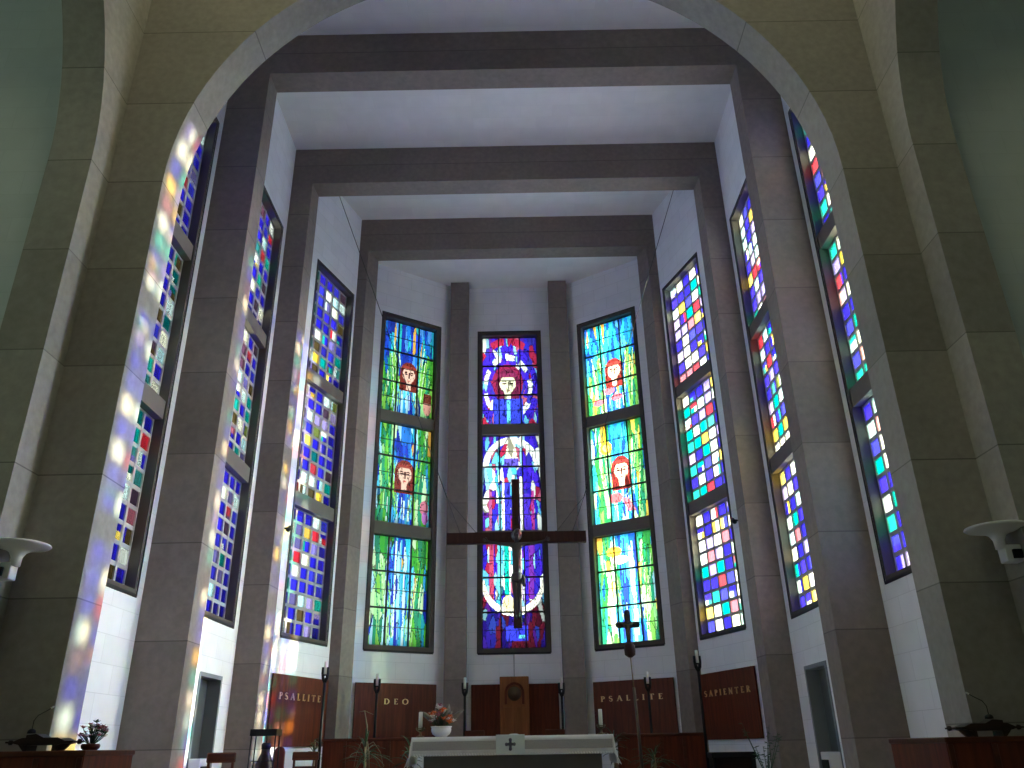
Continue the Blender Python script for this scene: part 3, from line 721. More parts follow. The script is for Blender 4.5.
m.build('arch_moulding', M['mahog'], t)
m = MB(); m.lathe([(0, 0), (.15, 0), (.17, .012), (.0, .03)], 24, (0, -.002, 2.10), Matrix.Rotation(PI/2, 4, 'X')); m.build('medallion', M['brass'], t)
m = MB(); m.box(-.34, .34, -.02, 0, 1.78, 1.84); m.box(-.012, .012, -.012, 0, .1, 1.78); m.box(-.34, -.30, -.015, 0, .1, 1.78); m.box(.30, .34, -.015, 0, .1, 1.78); m.build('door_trim', M['oak'], t)
m = MB(); m.tube([(0, .25, cab_h), (0, .32, cab_h+.3), (0, .35, cab_h+.62)], .008, 6); m.build('lamp_cord', M['cable'], t)

# ------------------------------------------------------------------ hanging crucifix
CX, CY = .11, 18.4
t = thing('hanging_crucifix', 'large dark wooden cross with hanging figure suspended before the blue window', 'crucifix', (CX, CY, 4.02))
MB().bbox(-.095, .095, -.07, .07, 0, 3.42, .008).build('upright', M['crosswood'], t)
MB().bbox(-1.61, 1.61, -.10, .035, 1.88, 2.14, .008).build('crossbar', M['crosswood'], t)
# corpus: one skinned figure
def skinfig(name, nodes, edges, mat, parent, sub=2):
    me = bpy.data.meshes.new(name); me.from_pydata([nn[0] for nn in nodes], edges, [])
    o = bpy.data.objects.new(name, me); C.objects.link(o); o.parent = parent
    o.modifiers.new('skin', 'SKIN'); 
    if not me.skin_vertices: me.attributes.new('x', 'FLOAT', 'POINT')
    sv = me.skin_vertices[0].data
    for v, nn in zip(sv, nodes): v.radius = nn[1] if isinstance(nn[1], tuple) else (nn[1], nn[1])
    sv[0].use_root = True
    mm = o.modifiers.new('sub', 'SUBSURF'); mm.levels = sub; mm.render_levels = sub
    me.materials.append(mat)
    return o
f = -.20
nodes = [((.0, f, 1.12), (.085, .075)), ((0, f-.01, 1.30), (.085, .07)), ((0, f-.02, 1.58), (.115, .08)), ((0, f-.02, 1.77), (.10, .07)), ((.0, f-.03, 1.86), (.045, .045)), ((.02, f-.06, 1.94), (.06, .065)), ((.03, f-.075, 2.02), (.072, .078)), ((.03, f-.07, 2.11), (.05, .055)),
         ((-.17, f+.0, 1.825), (.05, .05)), ((-.38, f+.04, 1.845), (.04, .04)), ((-.60, f+.07, 1.90), (.028, .028)), ((-.70, f+.075, 1.94), (.03, .018)),
         ((.17, f+.0, 1.825), (.05, .05)), ((.38, f+.04, 1.845), (.04, .04)), ((.60, f+.07, 1.90), (.028, .028)), ((.70, f+.075, 1.94), (.03, .018)),
         ((-.06, f-.005, 1.02), (.07, .075)), ((-.055, f-.05, .76), (.052, .055)), ((-.04, f-.0, .48), (.045, .045)), ((-.02, f+.03, .26), (.03, .032)), ((-.02, f-.03, .17), (.032, .022)),
         ((.06, f-.005, 1.02), (.07, .075)), ((.06, f-.05, .76), (.052, .055)), ((.045, f-.01, .48), (.045, .045)), ((.03, f+.02, .28), (.03, .032)), ((.03, f-.05, .19), (.032, .022))]
edges = [(0,1),(1,2),(2,3),(3,4),(4,5),(5,6),(6,7),(3,8),(8,9),(9,10),(10,11),(3,12),(12,13),(13,14),(14,15),(0,16),(16,17),(17,18),(18,19),(19,20),(0,21),(21,22),(22,23),(23,24),(24,25)]
corpus = skinfig('corpus', nodes, edges, M['bronze'], t)
corpus['label'] = 'dark figure with outstretched arms'
for q in (-1, 1):                                              # fingers of both hands
    m = MB()
    for k, (dz, ln) in enumerate(((-.028, .055), (-.010, .07), (.008, .072), (.026, .062))):
        m.tube([(q*.70, f+.07, 1.94+dz), (q*(.74), f+.055, 1.945+dz*1.3), (q*(.70+ln), f+.035, 1.94+dz*1.4)], [.009, .0085, .006], 6)
    m.tube([(q*.665, f+.06, 1.95), (q*.69, f+.025, 1.99), (q*.715, f+.01, 2.00)], [.010, .009, .007], 6)
    m.build('fingers', M['bronze'], corpus)
m = MB(); m.lathe([(.115, .95), (.13, 1.03), (.118, 1.12), (.105, 1.17), (.085, 1.17), (.085, .95)], 16, (0, f, 0), Matrix.Diagonal((1.05, .85, 1, 1))); m.tube([(.12, f-.02, 1.12), (.16, f-.05, 1.02), (.14, f-.03, .86)], [.03, .035, .02], 8); m.build('loincloth', M['bronze'], corpus)
m = MB()                                                       # face: brow, nose, beard
m.tube([(.03, f-.15, 2.05), (.032, f-.168, 2.005), (.032, f-.155, 1.985)], [.010, .014, .012], 6); m.lathe([(0, -.04), (.03, -.02), (.042, .03), (.0, .05)], 10, (.03, f-.115, 1.95))
for q in (-1, 1): m.lathe([(0, -.012), (.014, 0), (0, .012)], 8, (.03+q*.032, f-.142, 2.03))
m.build('face_relief', M['bronze'], corpus)
m = MB(); m.lathe([(0, -.02), (.07, -.015), (.09, 0), (.092, .05), (.075, .12), (.03, .15), (0, .155)], 14, (.03, f-.035, 2.02)); m.build('hair', M['bronze'], corpus)
m = MB(); m.lathe([(.0, 0), (.125, 0), (.125, .012), (.0, .014)], 28, (.0, -.105, 2.05), Matrix.Rotation(PI/2, 4, 'X')); m.build('halo_disc', simple('dull grey metal', (.11, .11, .12), .45, metal=.5), t)
MB().bbox(-.06, .06, -.12, -.07, 2.34, 2.50, .004).build('title_board', M['crosswood'], t)
for sg, sd in SIDES:                                           # suspension cables as bridles
    m = MB(); top = Vector((4.78*sg-CX, 18.4-CY, CEIL-4.02)); J = Vector((1.62*sg, -.03, 2.98))
    m.tube([top, J], .009, 6); m.tube([J, (1.30*sg, -.03, 2.13)], .006, 6); m.tube([J, (.92*sg, -.03, 2.13)], .006, 6)
    m.lathe([(.03, -.012), (.03, .012)], 10, (1.30*sg, -.03, 2.145)); m.lathe([(.03, -.012), (.03, .012)], 10, (.92*sg, -.03, 2.145))
    m.build('suspension_cable', M['cable'], t)

# ------------------------------------------------------------------ altar group
AY = 12.5
t = thing('altar', 'broad grey stone altar under the white cloth', 'altar', (0, AY+.5, FL))
MB().bbox(-1.27, 1.27, -.40, .40, 0, .90, .015).build('body', M['stone'], t)
MB().bbox(-1.40, 1.40, -.46, .46, .90, 1.0, .01).build('mensa', M['stone'], t)
cz = 1.762
def cloth():
    m = MB(); nx = 120; ny = 10
    th = .008
    # profile across: back drop, top, front drop ; along x the ends fall in folds
    prof = [(.50, -.22), (.50, -.10), (.495, 0), (.25, 0.002), (0, 0.003), (-.25, .002), (-.495, 0), (-.505, -.05), (-.508, -.12), (-.512, -.19), (-.514, -.235)]
    xs = [-1.44+2.88*i/nx for i in range(nx+1)]
    rows = []
    for x in xs:
        r = []
        for k, (y, z) in enumerate(prof):
            w = .006*math.sin(x*17+1.3)*min(1, -z/.1) + .004*math.sin(x*41)*min(1, -z/.1)
            r.append((x, y + (w if y < 0 else -w), z))
        rows.append(r)
    def endfall(sg):
        out = []
        for j in range(1, 12):
            q = j/11; r = []
            for k, (y, z) in enumerate(prof):
                u = (k-5)/5.0
                fold = .035*q*math.sin(k*2.1+.6)
                r.append((sg*(1.44+.02*q+.06*q*abs(u)+fold*.8), y*(1-.03*q)+.02*q*math.sin(k*1.7), z+q*(-.37-.02*math.sin(k*2.1)-z)))
            out.append(r)
        return out
    allr = endfall(-1)[::-1]+rows+endfall(1)
    npf = len(prof); vs = [v for r in allr for v in r]; vs2 = [(v[0]*(.997), v[1]*.985, v[2]-th) for v in vs]
    n = len(vs); fs = []
    for i in range(len(allr)-1):
        for k in range(npf-1):
            a = i*npf+k; fs.append((a, a+1, a+npf+1, a+npf)); fs.append((n+a, n+a+npf, n+a+npf+1, n+a+1))
    for i in range(len(allr)-1):
        a = i*npf; fs.append((a, a+npf, n+a+npf, n+a)); a = i*npf+npf-1; fs.append((a, n+a, n+a+npf, a+npf))
    for k in range(npf-1):
        fs.append((k, n+k, n+k+1, k+1)); a = (len(allr)-1)*npf+k; fs.append((a, a+1, n+a+1, n+a))
    m.add(vs+vs2, fs, True); return m
ac = thing('altar_cloth', 'white altar cloth with a broad lace band draped over the altar', 'altar cloth', (0, AY+.5, cz))
cloth().build('linen', M['linen'], ac)
m = MB()
for i in range(60):                                           # lace band along the front with picot edge
    x0 = -1.42+2.84*i/60; x1 = x0+2.84/60
    m.box(x0, x1, -.523, -.519, -.175, -.060)
m.build('lace_band', M['lacegrey'], ac)
m = MB()
for i in range(72):
    x = -1.42+2.84*(i+.5)/72; m.lathe([(0, -.003), (.018, -.003), (.018, .003), (0, .003)], 8, (x, -.522, -.235), Matrix.Rotation(PI/2, 4, 'X'))
m.build('scalloped_edge', M['linen'], ac)
fl = thing('altar_fall', 'small pale cloth with a grey cross hanging at the altar centre', 'cloth', (-.03, AY-.031, cz-.242))
MB().bbox(-.205, .205, -.006, .0, .005, .245, .002).build('cloth', M['ceramic'] if False else simple('pale green linen', (.62, .68, .66), .8), fl)
MB().bbox(-.205, .205, .0, .24, .247, .258, .002).build('top_flap', bpy.data.materials['pale green linen'], fl)
m = MB(); m.box(-.018, .018, -.012, -.006, .075, .185); m.box(-.05, .05, -.012, -.006, .114, .15)
for a, b in ((0, .19), (0, .07), (-.055, .132), (.055, .132)): m.lathe([(0, -.003), (.022, -.003), (.024, .003), (0, .003)], 10, (a, -.009, b), Matrix.Rotation(PI/2, 4, 'X'))
m.build('embroidered_cross', M['emb'], fl)
m = MB(); m.lathe([(.0, 0), (.06, 0), (.075, .012), (.05, .02), (0, .022)], 18); o = m.build('folded_linen', M['linen']); o.location = (.02, AY+.22, cz+.009); tag(o, 'small round white linen cover on the altar centre', 'linen cover')
def candle(x, label):
    t = thing('altar_candle', label, 'candle', (x, AY+.15, cz+.004), 0, 'candles on the altar')
    MB().lathe([(.0, 0), (.055, 0), (.055, .012), (.02, .02), (.014, .06), (.03, .075), (.052, .085), (.05, .10), (.03, .10), (.0, .10)], 18).build('candlestick', M['brass'], t)
    m = MB()
    for k in range(6): a = k*PI/3; m.tube([(.05*math.cos(a), .05*math.sin(a), .09), (.065*math.cos(a), .065*math.sin(a), .115), (.05*math.cos(a), .05*math.sin(a), .135)], .006, 6)
    m.tube([(.06*math.cos(a*PI/9), .06*math.sin(a*PI/9), .112) for a in range(19)], .006, 6)
    m.build('crown_ring', M['brass'], t)
    MB().lathe([(0, .10), (.029, .10), (.028, .33), (.022, .335), (0, .332)], 16).build('candle', M['wax'], t)
    MB().tube([(0, 0, .33), (.002, 0, .35)], .003, 5).build('wick', M['blackm'], t)
candle(-1.335, 'white candle in low brass stick at the left end of the altar')
candle(1.285, 'white candle in low brass stick at the right end of the altar')
# flower bowl on altar
def flower(m_list, p, r, mi, n=9):
    for k in range(n):
        a = 2*PI*k/n + R.random(); tilt = R.uniform(.2, .9)
        d = Vector((math.cos(a)*math.cos(tilt), math.sin(a)*math.cos(tilt), math.sin(tilt)))
        p0 = Vector(p); m_list.leaf([p0, p0+d*r*.5, p0+d*r], [r*.12, r*.34, r*.06], r*.04)
t = thing('flower_bowl', 'white bowl of orange and white flowers with dark leaves on the altar', 'flower arrangement', (-1.04, AY+.25, cz+.004))
MB().lathe([(0, 0), (.085, 0), (.09, .012), (.125, .035), (.145, .07), (.148, .10), (.142, .118), (.155, .132), (.158, .142), (.14, .142), (.125, .10), (.05, .05), (0, .05)], 28).build('bowl', M['ceramic'], t)
m = MB(); m.lathe([(0, .085), (.115, .085), (.12, .115), (0, .125)], 14); m.build('moss', M['leaf'], t)
stems = MB(); 
for kind, mat, cnt in (('orange_flower', 'orange', 13), ('white_flower', 'petal', 13), ('red_flower', 'pink', 4)):
    for q in range(cnt):
        a = R.uniform(0, 2*PI); rr = R.uniform(.02, .20); z = .40-rr*.95+R.uniform(-.07, .06)
        p_ = (rr*math.cos(a), rr*math.sin(a)*.6-.03, z); fm = MB(); flower(fm, p_, R.uniform(.05, .07), 0); fm.lathe([(0, -.012), (.012, 0), (0, .012)], 8, p_); fm.build(kind, M[mat], t)
        stems.tube([(0, 0, .10), (p_[0]*.6, p_[1]*.6, z*.6), p_], .004, 5)
stems.build('stems', M['leaf'], t)
for a, ln, w in ((2.55, .36, .030), (.62, .36, .03), (1.25, .30, .05), (1.85, .28, .045), (2.2, .24, .035), (.95, .24, .03)):
    d = Vector((math.cos(a), 0.12, math.sin(a))); m = MB()
    m.leaf([(0, 0, .12), d*ln*.5+Vector((0, 0, .13)), d*ln*.85+Vector((0, 0, .14)), d*ln*1.12+Vector((0, 0, .13))], [.008, w*1.25, w*1.1, .004], .005, up=(0, 1, 0)); m.build('leaf', M['leafdark'], t)

# ------------------------------------------------------------------ torch stands
def torch(loc, top, label):
    t = thing('torch_stand', label, 'candle stand', loc, 0, 'black candle stands along the apse wall')
    h = top-loc[2]-.12
    MB().lathe([(0, 0), (.17, 0), (.17, .02), (.06, .04), (.03, .07), (.022, .12), (0, .12)], 20).build('base', M['blackm'], t)
    MB().tube([(0, 0, .1), (0, 0, h-.28)], .03, 10).build('pole', M['blackm'], t)
    m = MB()
    for a in (-1, 1): m.tube([(0, 0, h-.30), (a*.04, 0, h-.22), (a*.056, 0, h-.12), (a*.056, 0, h)], [.036, .036, .030, .028], 8)
    m.lathe([(0, h-.17), (.06, h-.17), (.06, h-.145), (0, h-.145)], 14); m.build('fork', M['blackm'], t)
    MB().lathe([(0, h-.145), (.034, h-.145), (.034, h+.11), (.02, h+.12), (0, h+.12)], 14).build('candle', M['wax'], t)
torch((-4.02, 18.1, FL), 3.36, 'black candle stand right of the coloured-light panel, farthest left')
torch((-3.15, 19.6, FL), 3.22, 'black candle stand in front of the DEO panel')
torch((-1.215, 20.9, FL), 3.20, 'black candle stand just left of the central dark panel')
torch((1.145, 20.9, FL), 3.16, 'black candle stand just right of the central dark panel')
torch((3.06, 19.6, FL), 3.16, 'black candle stand behind the processional cross, before the right apse panel')
torch((3.93, 18.1, FL), 3.46, 'black candle stand left of the SAPIENTER panel')

# ------------------------------------------------------------------ processional cross
t = thing('processional_cross', 'bronze processional cross on a tall slim pole right of the altar', 'processional cross', (1.99, 13.6, FL))
MB().lathe([(0, 0), (.18, 0), (.18, .03), (.04, .06), (.035, .2), (0, .2)], 18).build('base', M['blackm'], t)
tilt = lambda z: (-.085*(z/2.4), 0, z)
MB().tube([tilt(.1), tilt(1.7)], [.026, .022], 10).build('pole', M['polewood'], t)
MB().tube([tilt(1.7), tilt(2.17)], .011, 8).build('ferrule', M['brass'], t)
m = MB(); m.lathe([(.03, 2.15), (.085, 2.19), (.092, 2.26), (.085, 2.34), (.04, 2.38), (0, 2.39)], 8, (-.08, 0, 0)); m.build('knop', M['crosswood'], t)
m = MB(); cx = -.085
def flare(a, b, w0, w1): # arm from a to b in xz widening
    a = Vector(a); b = Vector(b); d = (b-a).normalized(); nrm = Vector((-d.y, d.x))
    q = [a+nrm*w0, b+nrm*w1, b-nrm*w1, a-nrm*w0]
    vs = [(v.x+cx, -.015, v.y) for v in q]+[(v.x+cx, .015, v.y) for v in q]
    m.add(vs, [(0,1,2,3),(7,6,5,4),(0,4,5,1),(1,5,6,2),(2,6,7,3),(3,7,4,0)])
flare((0, 2.36), (0, 2.66), .030, .048); flare((0, 2.60), (0, 2.82), .04, .05); flare((0, 2.66), (-.135, 2.66), .04, .05); flare((0, 2.66), (.135, 2.66), .04, .05)
for a, b in ((-.15, 2.66), (.15, 2.66), (0, 2.85)): m.lathe([(0, -.016), (.05, -.016), (.05, .016), (0, .016)], 12, (cx+a, 0, b), Matrix.Rotation(PI/2, 4, 'X'))
m.lathe([(0, -.02), (.075, -.02), (.075, .02), (0, .02)], 18, (cx, 0, 2.66), Matrix.Rotation(PI/2, 4, 'X')); m.build('cross', M['bronze'], t)
m = MB(); m.tube([(cx, -.03, 2.42), (cx, -.035, 2.55), (cx, -.035, 2.66)], [.012, .02, .022], 8); m.lathe([(0, -.02), (.02, 0), (0, .025)], 8, (cx, -.035, 2.70)); m.tube([(cx-.11, -.028, 2.69), (cx, -.035, 2.655), (cx+.11, -.028, 2.69)], [.008, .012, .008], 6); m.build('figure_relief', M['brass'], t)
# ------------------------------------------------------------------ benches, chairs, cabinets
def bench(loc, w, label, rz=0):
    t = thing('choir_bench', label, 'bench', loc, rz)
    h = 1.84-FL
    MB().bbox(-w/2, w/2, 0, .05, .05, h-.05, .006).build('back_panel', M['mahog'], t)
    MB().bbox(-w/2-.02, w/2+.02, -.02, .08, h-.06, h, .012).build('top_rail', M['mahog_x'], t)
    MB().bbox(-w/2, w/2, .05, .50, .42, .46, .01).build('seat', M['mahog_x'], t)
    for a in (-1, 1):
        MB().bbox(min(a*(w/2-.06), a*w/2), max(a*(w/2-.06), a*w/2), .05, .52, 0, .66, .01).build('end_panel', M['mahog'], t)
    m = MB()
    for k in range(1, 4): x = -w/2+w*k/4; m.bbox(x-.03, x+.03, -.015, .0, .08, h-.06, .004)
    m.bbox(-w/2, w/2, -.015, .0, 0, .10, .004); m.build('stiles', M['mahog_x'], t)
    return t
bench((-3.08, 18.3, FL), 1.84, 'long brown wooden bench front at left below the DEO panel')
bench((3.06, 18.3, FL), 1.84, 'long dark wooden bench front at right below the right apse panel')
def chair(loc, rz, label, w=.46, top=.86, mat='mahog_x', group='wooden sanctuary chairs'):
    t = thing('wooden_chair', label, 'chair', loc, rz, group)
    MB().bbox(-w/2, w/2, -.22, .22, .41, .45, .012).build('seat', M[mat], t)
    for sx in (-1, 1):
        MB().bbox(sx*(w/2-.04)-.02, sx*(w/2-.04)+.02, -.22, -.18, 0, .41, .005).build('leg', M[mat], t)
        MB().bbox(sx*(w/2-.04)-.02, sx*(w/2-.04)+.02, .18, .22, 0, top-.02, .005).build('leg', M[mat], t)
    MB().bbox(-w/2, w/2, .175, .225, top-.15, top, .015).build('backrest', M[mat], t); MB().bbox(-w/2+.04, w/2-.04, .185, .215, .55, .60, .006).build('back_rail', M[mat], t)
    for yy in (-.2, .2): MB().bbox(-w/2+.05, w/2-.05, yy-.01, yy+.01, .15, .18, .004).build('stretcher', M[mat], t)
    return t
chair((-4.62, 14.15, FL), PI, 'dark red-brown wooden chair in front of the left doorway')
chair((-3.98, 17.0, FL), PI, 'dark wooden chair below the coloured-light panel', .50, .85)
for x, lb in ((-.95, 'slatted wooden chair behind the altar, left of the tabernacle'), (.93, 'slatted wooden chair behind the altar, right of the tabernacle')):
    t = chair((x, 20.2, FL), 0, lb, .46, 1.24)
    m = MB()
    for k in range(6): q = -.17+.068*k; m.bbox(q-.008, q+.008, .192, .208, .60, 1.10, .003)
    m.build('slats', M['mahog_x'], t)
# round-backed red chair
t = thing('upholstered_chair', 'dark red round-backed chair beside the black rack', 'chair', (-4.18, 15.9, FL), PI)
MB().bbox(-.23, .23, -.22, .22, .38, .47, .03).build('seat', M['redcloth'], t)
m = MB(); pts = [(-.09, .47)]+[(-.09*math.cos(PI*i/14), .84+.10*math.sin(PI*i/14)) for i in range(15)]+[(.09, .47)]; m.prism(pts, .17, .23); m.build('backrest', M['redcloth'], t)
for sx in (-1, 1):
    for sy in (-1, 1): MB().tube([(sx*.19, sy*.18, .38), (sx*.21, sy*.20, 0)], .018, 8).build('leg', M['darkwood'], t)
# black rack with thin legs, dark urn below
t = thing('music_rack', 'tall black rack with thick top and thin legs, left of the altar', 'stand', (-4.14, 14.6, FL))
MB().bbox(-.225, .225, -.16, .16, 1.10, 1.205, .008).build('tray', M['blackm'], t)
for sx in (-1, 1):
    for sy in (-1, 1): MB().tube([(sx*.20, sy*.13, 1.11), (sx*.21, sy*.14, 0)], .011, 8).build('leg', M['blackm'], t)
m = MB(); m.tube([(-.2, 0, .72), (.2, 0, .72)], .008, 6); m.build('crossbar', M['blackm'], t)
t = thing('dark_urn', 'dark wide-bodied urn standing under the black rack', 'urn', (-4.22, 14.96, FL))
MB().lathe([(0, 0), (.10, 0), (.11, .03), (.15, .25), (.165, .48), (.15, .66), (.10, .78), (.075, .84), (.072, .90), (.0, .90)], 22).build('body', M['darkwood'], t)
MB().lathe([(0, .90), (.078, .90), (.08, .97), (.06, 1.0), (0, 1.0)], 18).build('lid', M['blackm'], t)
# white plinths in front of doors
for sg, sd, yy, xx, zt_ in ((-1, 'left', 15.1, 5.395, 1.52), (1, 'right', 15.1, 5.395, 1.46)):
    t = thing('white_cupboard', 'low white cupboard standing before the %s doorway' % sd, 'cupboard', (xx*sg, yy, FL))
    h = zt_-FL; MB().bbox(-.10, .10, -.20, .20, 0, h, .01).build('body', M['whitepaint'], t)
    MB().bbox(min(-.115*sg, -.1*sg), max(-.115*sg, -.1*sg), -.16, .16, .06, h-.12, .004).build('door', M['blackm'], t)
    m = MB(); m.tube([(-.12*sg, .1, h*.5), (-.135*sg, .1, h*.5), (-.135*sg, .1, h*.5+.08), (-.12*sg, .1, h*.5+.08)], .006, 6); m.build('handle', M['brass'], t)
# low black keyboard cabinet under SAPIENTER
t = thing('keyboard_console', 'low black console with overhanging top under the SAPIENTER panel', 'console', (4.14, 16.9, FL))
MB().bbox(-.42, .42, -.22, .22, .62, .72, .01).build('top', M['blackm'], t)
MB().bbox(-.38, .38, -.12, .20, .1, .62, .008).build('body', M['darkwood'], t)
for sx in (-1, 1): MB().bbox(sx*.37-.03, sx*.37+.03, -.2, .2, 0, .62, .006).build('leg', M['blackm'], t)
# ------------------------------------------------------------------ plants
def spiky(loc, label, n, ln, seed, pot_r=.20, stem=.45, pale=False):
    rs = random.Random(seed)
    t = thing('potted_plant', label, 'plant', loc)
    MB().lathe([(0, 0), (pot_r*.7, 0), (pot_r*.98, .30), (pot_r*1.08, .30), (pot_r*1.08, .36), (pot_r*.95, .36), (pot_r*.9, .30), (0, .30)], 22).build('pot', M['terracotta'], t)
    MB().lathe([(0, .29), (pot_r*.88, .30), (0, .325)], 14).build('soil', M['soil'], t)
    MB().tube([(0, 0, .28), (.01, 0, .3+stem*.5), (0, 0, .3+stem)], [.03, .024, .018], 8).build('stem', M['leafdry'], t)
    lv = MB()
    for k in range(n):
        a = 2*PI*k/n*2.618+rs.uniform(-.3, .3); el = rs.uniform(-.1, 1.35); l = ln*rs.uniform(.65, 1.1)
        z0 = .3+stem*rs.uniform(.45, 1.0); p0 = Vector((0, 0, z0)); h = Vector((math.cos(a), math.sin(a), 0))
        pts = [p0+h*l*q*math.cos(el)+Vector((0, 0, l*q*math.sin(el)-l*.45*q*q)) for q in (0, .25, .5, .75, 1)]
        w = rs.uniform(.011, .02); lv.leaf(pts, [w*.5, w, w*.9, w*.6, .002], .003)
    lv.build('leaves', M['leaf'], t)
    if pale:
        m = MB()
        for k in range(5):
            a = rs.uniform(0, 2*PI); h = Vector((math.cos(a), math.sin(a), 0)); p0 = Vector((0, 0, .3+stem)); l = rs.uniform(.4, .55)
            m.tube([p0, p0+h*l*.4+Vector((0, 0, .08)), p0+h*l*.8+Vector((0, 0, -.10)), p0+h*l+Vector((0, 0, -.35))], [.008, .007, .005, .003], 5)
        m.tube([(0, 0, .3+stem), (.01, .0, .3+stem+.35), (-.05, 0, .3+stem+.62)], [.03, .016, .006], 6); m.tube([(-.05, 0, .3+stem+.62), (-.16, 0, .3+stem+.60)], [.006, .003], 5); m.tube([(-.05, 0, .3+stem+.62), (.12, 0, .3+stem+.55)], [.006, .003], 5)
        m.build('pale_stalks', M['leafdry'], t)
    return t
spiky((-2.78, 16.4, FL), 'spiky potted plant with pale arching stalks left of the altar', 34, .62, 3, .2, .62, True)
spiky((-2.05, 17.2, FL), 'small palm-leaved plant between spiky plant and left altar candle', 26, .50, 5, .17, .62)
spiky((2.62, 16.6, FL), 'spiky plant in a pale-rimmed pot behind the processional cross', 30, .60, 8, .22, .40)
spiky((1.95, 17.3, FL), 'low feathery plant right of the right altar candle', 30, .42, 13, .16, .72)
spiky((-4.28, 18.75, FL), 'small fern against the wall left of the DEO panel', 26, .34, 21, .13, .78)
def bushy(loc, label, seed):
    rs = random.Random(seed); t = thing('leafy_plant', label, 'plant', loc)
    MB().lathe([(0, 0), (.13, 0), (.17, .26), (.18, .30), (.15, .30), (0, .28)], 20).build('pot', M['terracotta'], t)
    st = MB(); lv = MB()
    for k in range(9):
        a = rs.uniform(0, 2*PI); l = rs.uniform(.5, .95); h = Vector((math.cos(a)*.55, math.sin(a)*.3, 0)); pts = [Vector((0, 0, .27))+h*l*q*.8+Vector((0, 0, l*q)) for q in (0, .35, .7, 1)]
        st.tube(pts, [.008, .007, .005, .003], 5)
        for q in range(11):
            i = rs.uniform(.35, 1); p0 = Vector((0, 0, .27))+h*l*i*.8+Vector((0, 0, l*i)); b = rs.uniform(0, 2*PI); d = Vector((math.cos(b), math.sin(b), rs.uniform(-.3, .5)))*rs.uniform(.05, .09)
            lv.leaf([p0, p0+d*.5, p0+d], [.004, .022, .003], .002)
    st.build('stems', M['leaf'], t); lv.build('leaves', M['leaf'], t)
bushy((4.42, 15.6, FL), 'leafy plant at the foot of the second right-hand column', 4)

# ------------------------------------------------------------------ front desks with book rests
for sg, sd in SIDES:
    zt_ = 1.645 if sg < 0 else 1.63
    xi = 3.86 if sg < 0 else 3.97
    t = thing('choir_desk', 'dark brown wooden desk front carrying a book rest, microphone and pot of flowers' if sg < 0 else 'dark brown wooden desk front carrying a book rest and microphone, no flowers', 'desk', (sg*(xi+.8), 8.5, 0))
    x0, x1 = sorted((-.80*sg, .85*sg))
    yb = .52 if sg < 0 else .70
    MB().bbox(x0, x1, -.5, yb, 0, zt_-.04, .01).build('body', M['mahog'], t)
    MB().bbox(x0-.01, x1+.01, -.515, yb+.015, zt_-.05, zt_, .008).build('top', M['mahog_x'], t)
    m = MB()
    for k in range(5): q = x0+.03+(x1-x0-.06)*k/4; m.bbox(q-.025, q+.025, -.515, -.5, .1, zt_-.06, .004)
    m.build('stiles', M['mahog_x'], t)
    # book rest on top
    bx_ = -4.43 if sg < 0 else 4.53
    t = thing('book_rest', 'low dark book rest with pointed ends %s' % ('beside the pot of flowers' if sg < 0 else 'alone on the desk without flowers'), 'book rest', (bx_, 8.35, zt_))
    m = MB(); hw = .22
    top = [(-hw-.10, .085), (-hw-.02, .088), (-hw+.05, .115), (hw-.05, .115), (hw+.02, .085), (hw+.10, .085), (hw+.10, .07), (hw+.02, .066), (hw-.05, .05), (-hw+.05, .05), (-hw-.02, .066), (-hw-.10, .07)]
    m.prism(top, -.11, .11); m.build('board', M['darkwood'], t)
    for q in (-1, 1):
        m = MB(); m.prism([(q*(hw-.10), .06), (q*(hw-.005), .07), (q*(hw-.03), .04), (q*(hw-.07), .0), (q*(hw-.10), 0)], -.09, .09); m.build('foot', M['darkwood'], t)
        m = MB(); m.lathe([(0, -.03), (.024, -.012), (.022, .012), (0, .03)], 10, (q*(hw+.11), 0, .078), Matrix.Rotation(PI/2, 4, 'Y')); m.build('finial', M['darkwood'], t)
    m = MB(); m.prism([(-.02*sg, .115), (.15*sg, .115), (.15*sg, .14), (.06*sg, .15)], -.08, .08); m.build('ledge', M['darkwood'], t)
    t = thing('gooseneck_microphone', 'thin black gooseneck microphone over the desk %s' % ('with the pot of flowers' if sg < 0 else 'without flowers'), 'microphone', (bx_+(.18 if sg < 0 else .10)*sg, 8.40, zt_+.168))
    m = MB(); m.lathe([(0, -.012), (.04, -.012), (.035, .015), (.015, .03), (0, .03)], 14); m.build('base', M['blackm'], t)
    m = MB(); m.tube([(0, 0, .02), (0, 0, .10), (-.03*sg, 0, .15), (-.12*sg, -.02, .19), (-.165*sg, -.03, .215)], .004, 6); m.build('gooseneck', M['blackm'], t)
    m = MB(); m.tube([(-.16*sg, -.03, .212), (-.185*sg, -.034, .226)], [.009, .007], 8); m.build('capsule', M['whitepaint'], t)
t = thing('flower_pot', 'round dark pot of small red and pink flowers on the left front desk', 'flower arrangement', (-4.17, 8.72, 1.645))
MB().lathe([(0, 0), (.06, 0), (.085, .02), (.09, .045), (.08, .06), (.06, .055), (0, .05)], 20).build('pot', M['mahog'], t)
st = MB(); 
rs = random.Random(9)
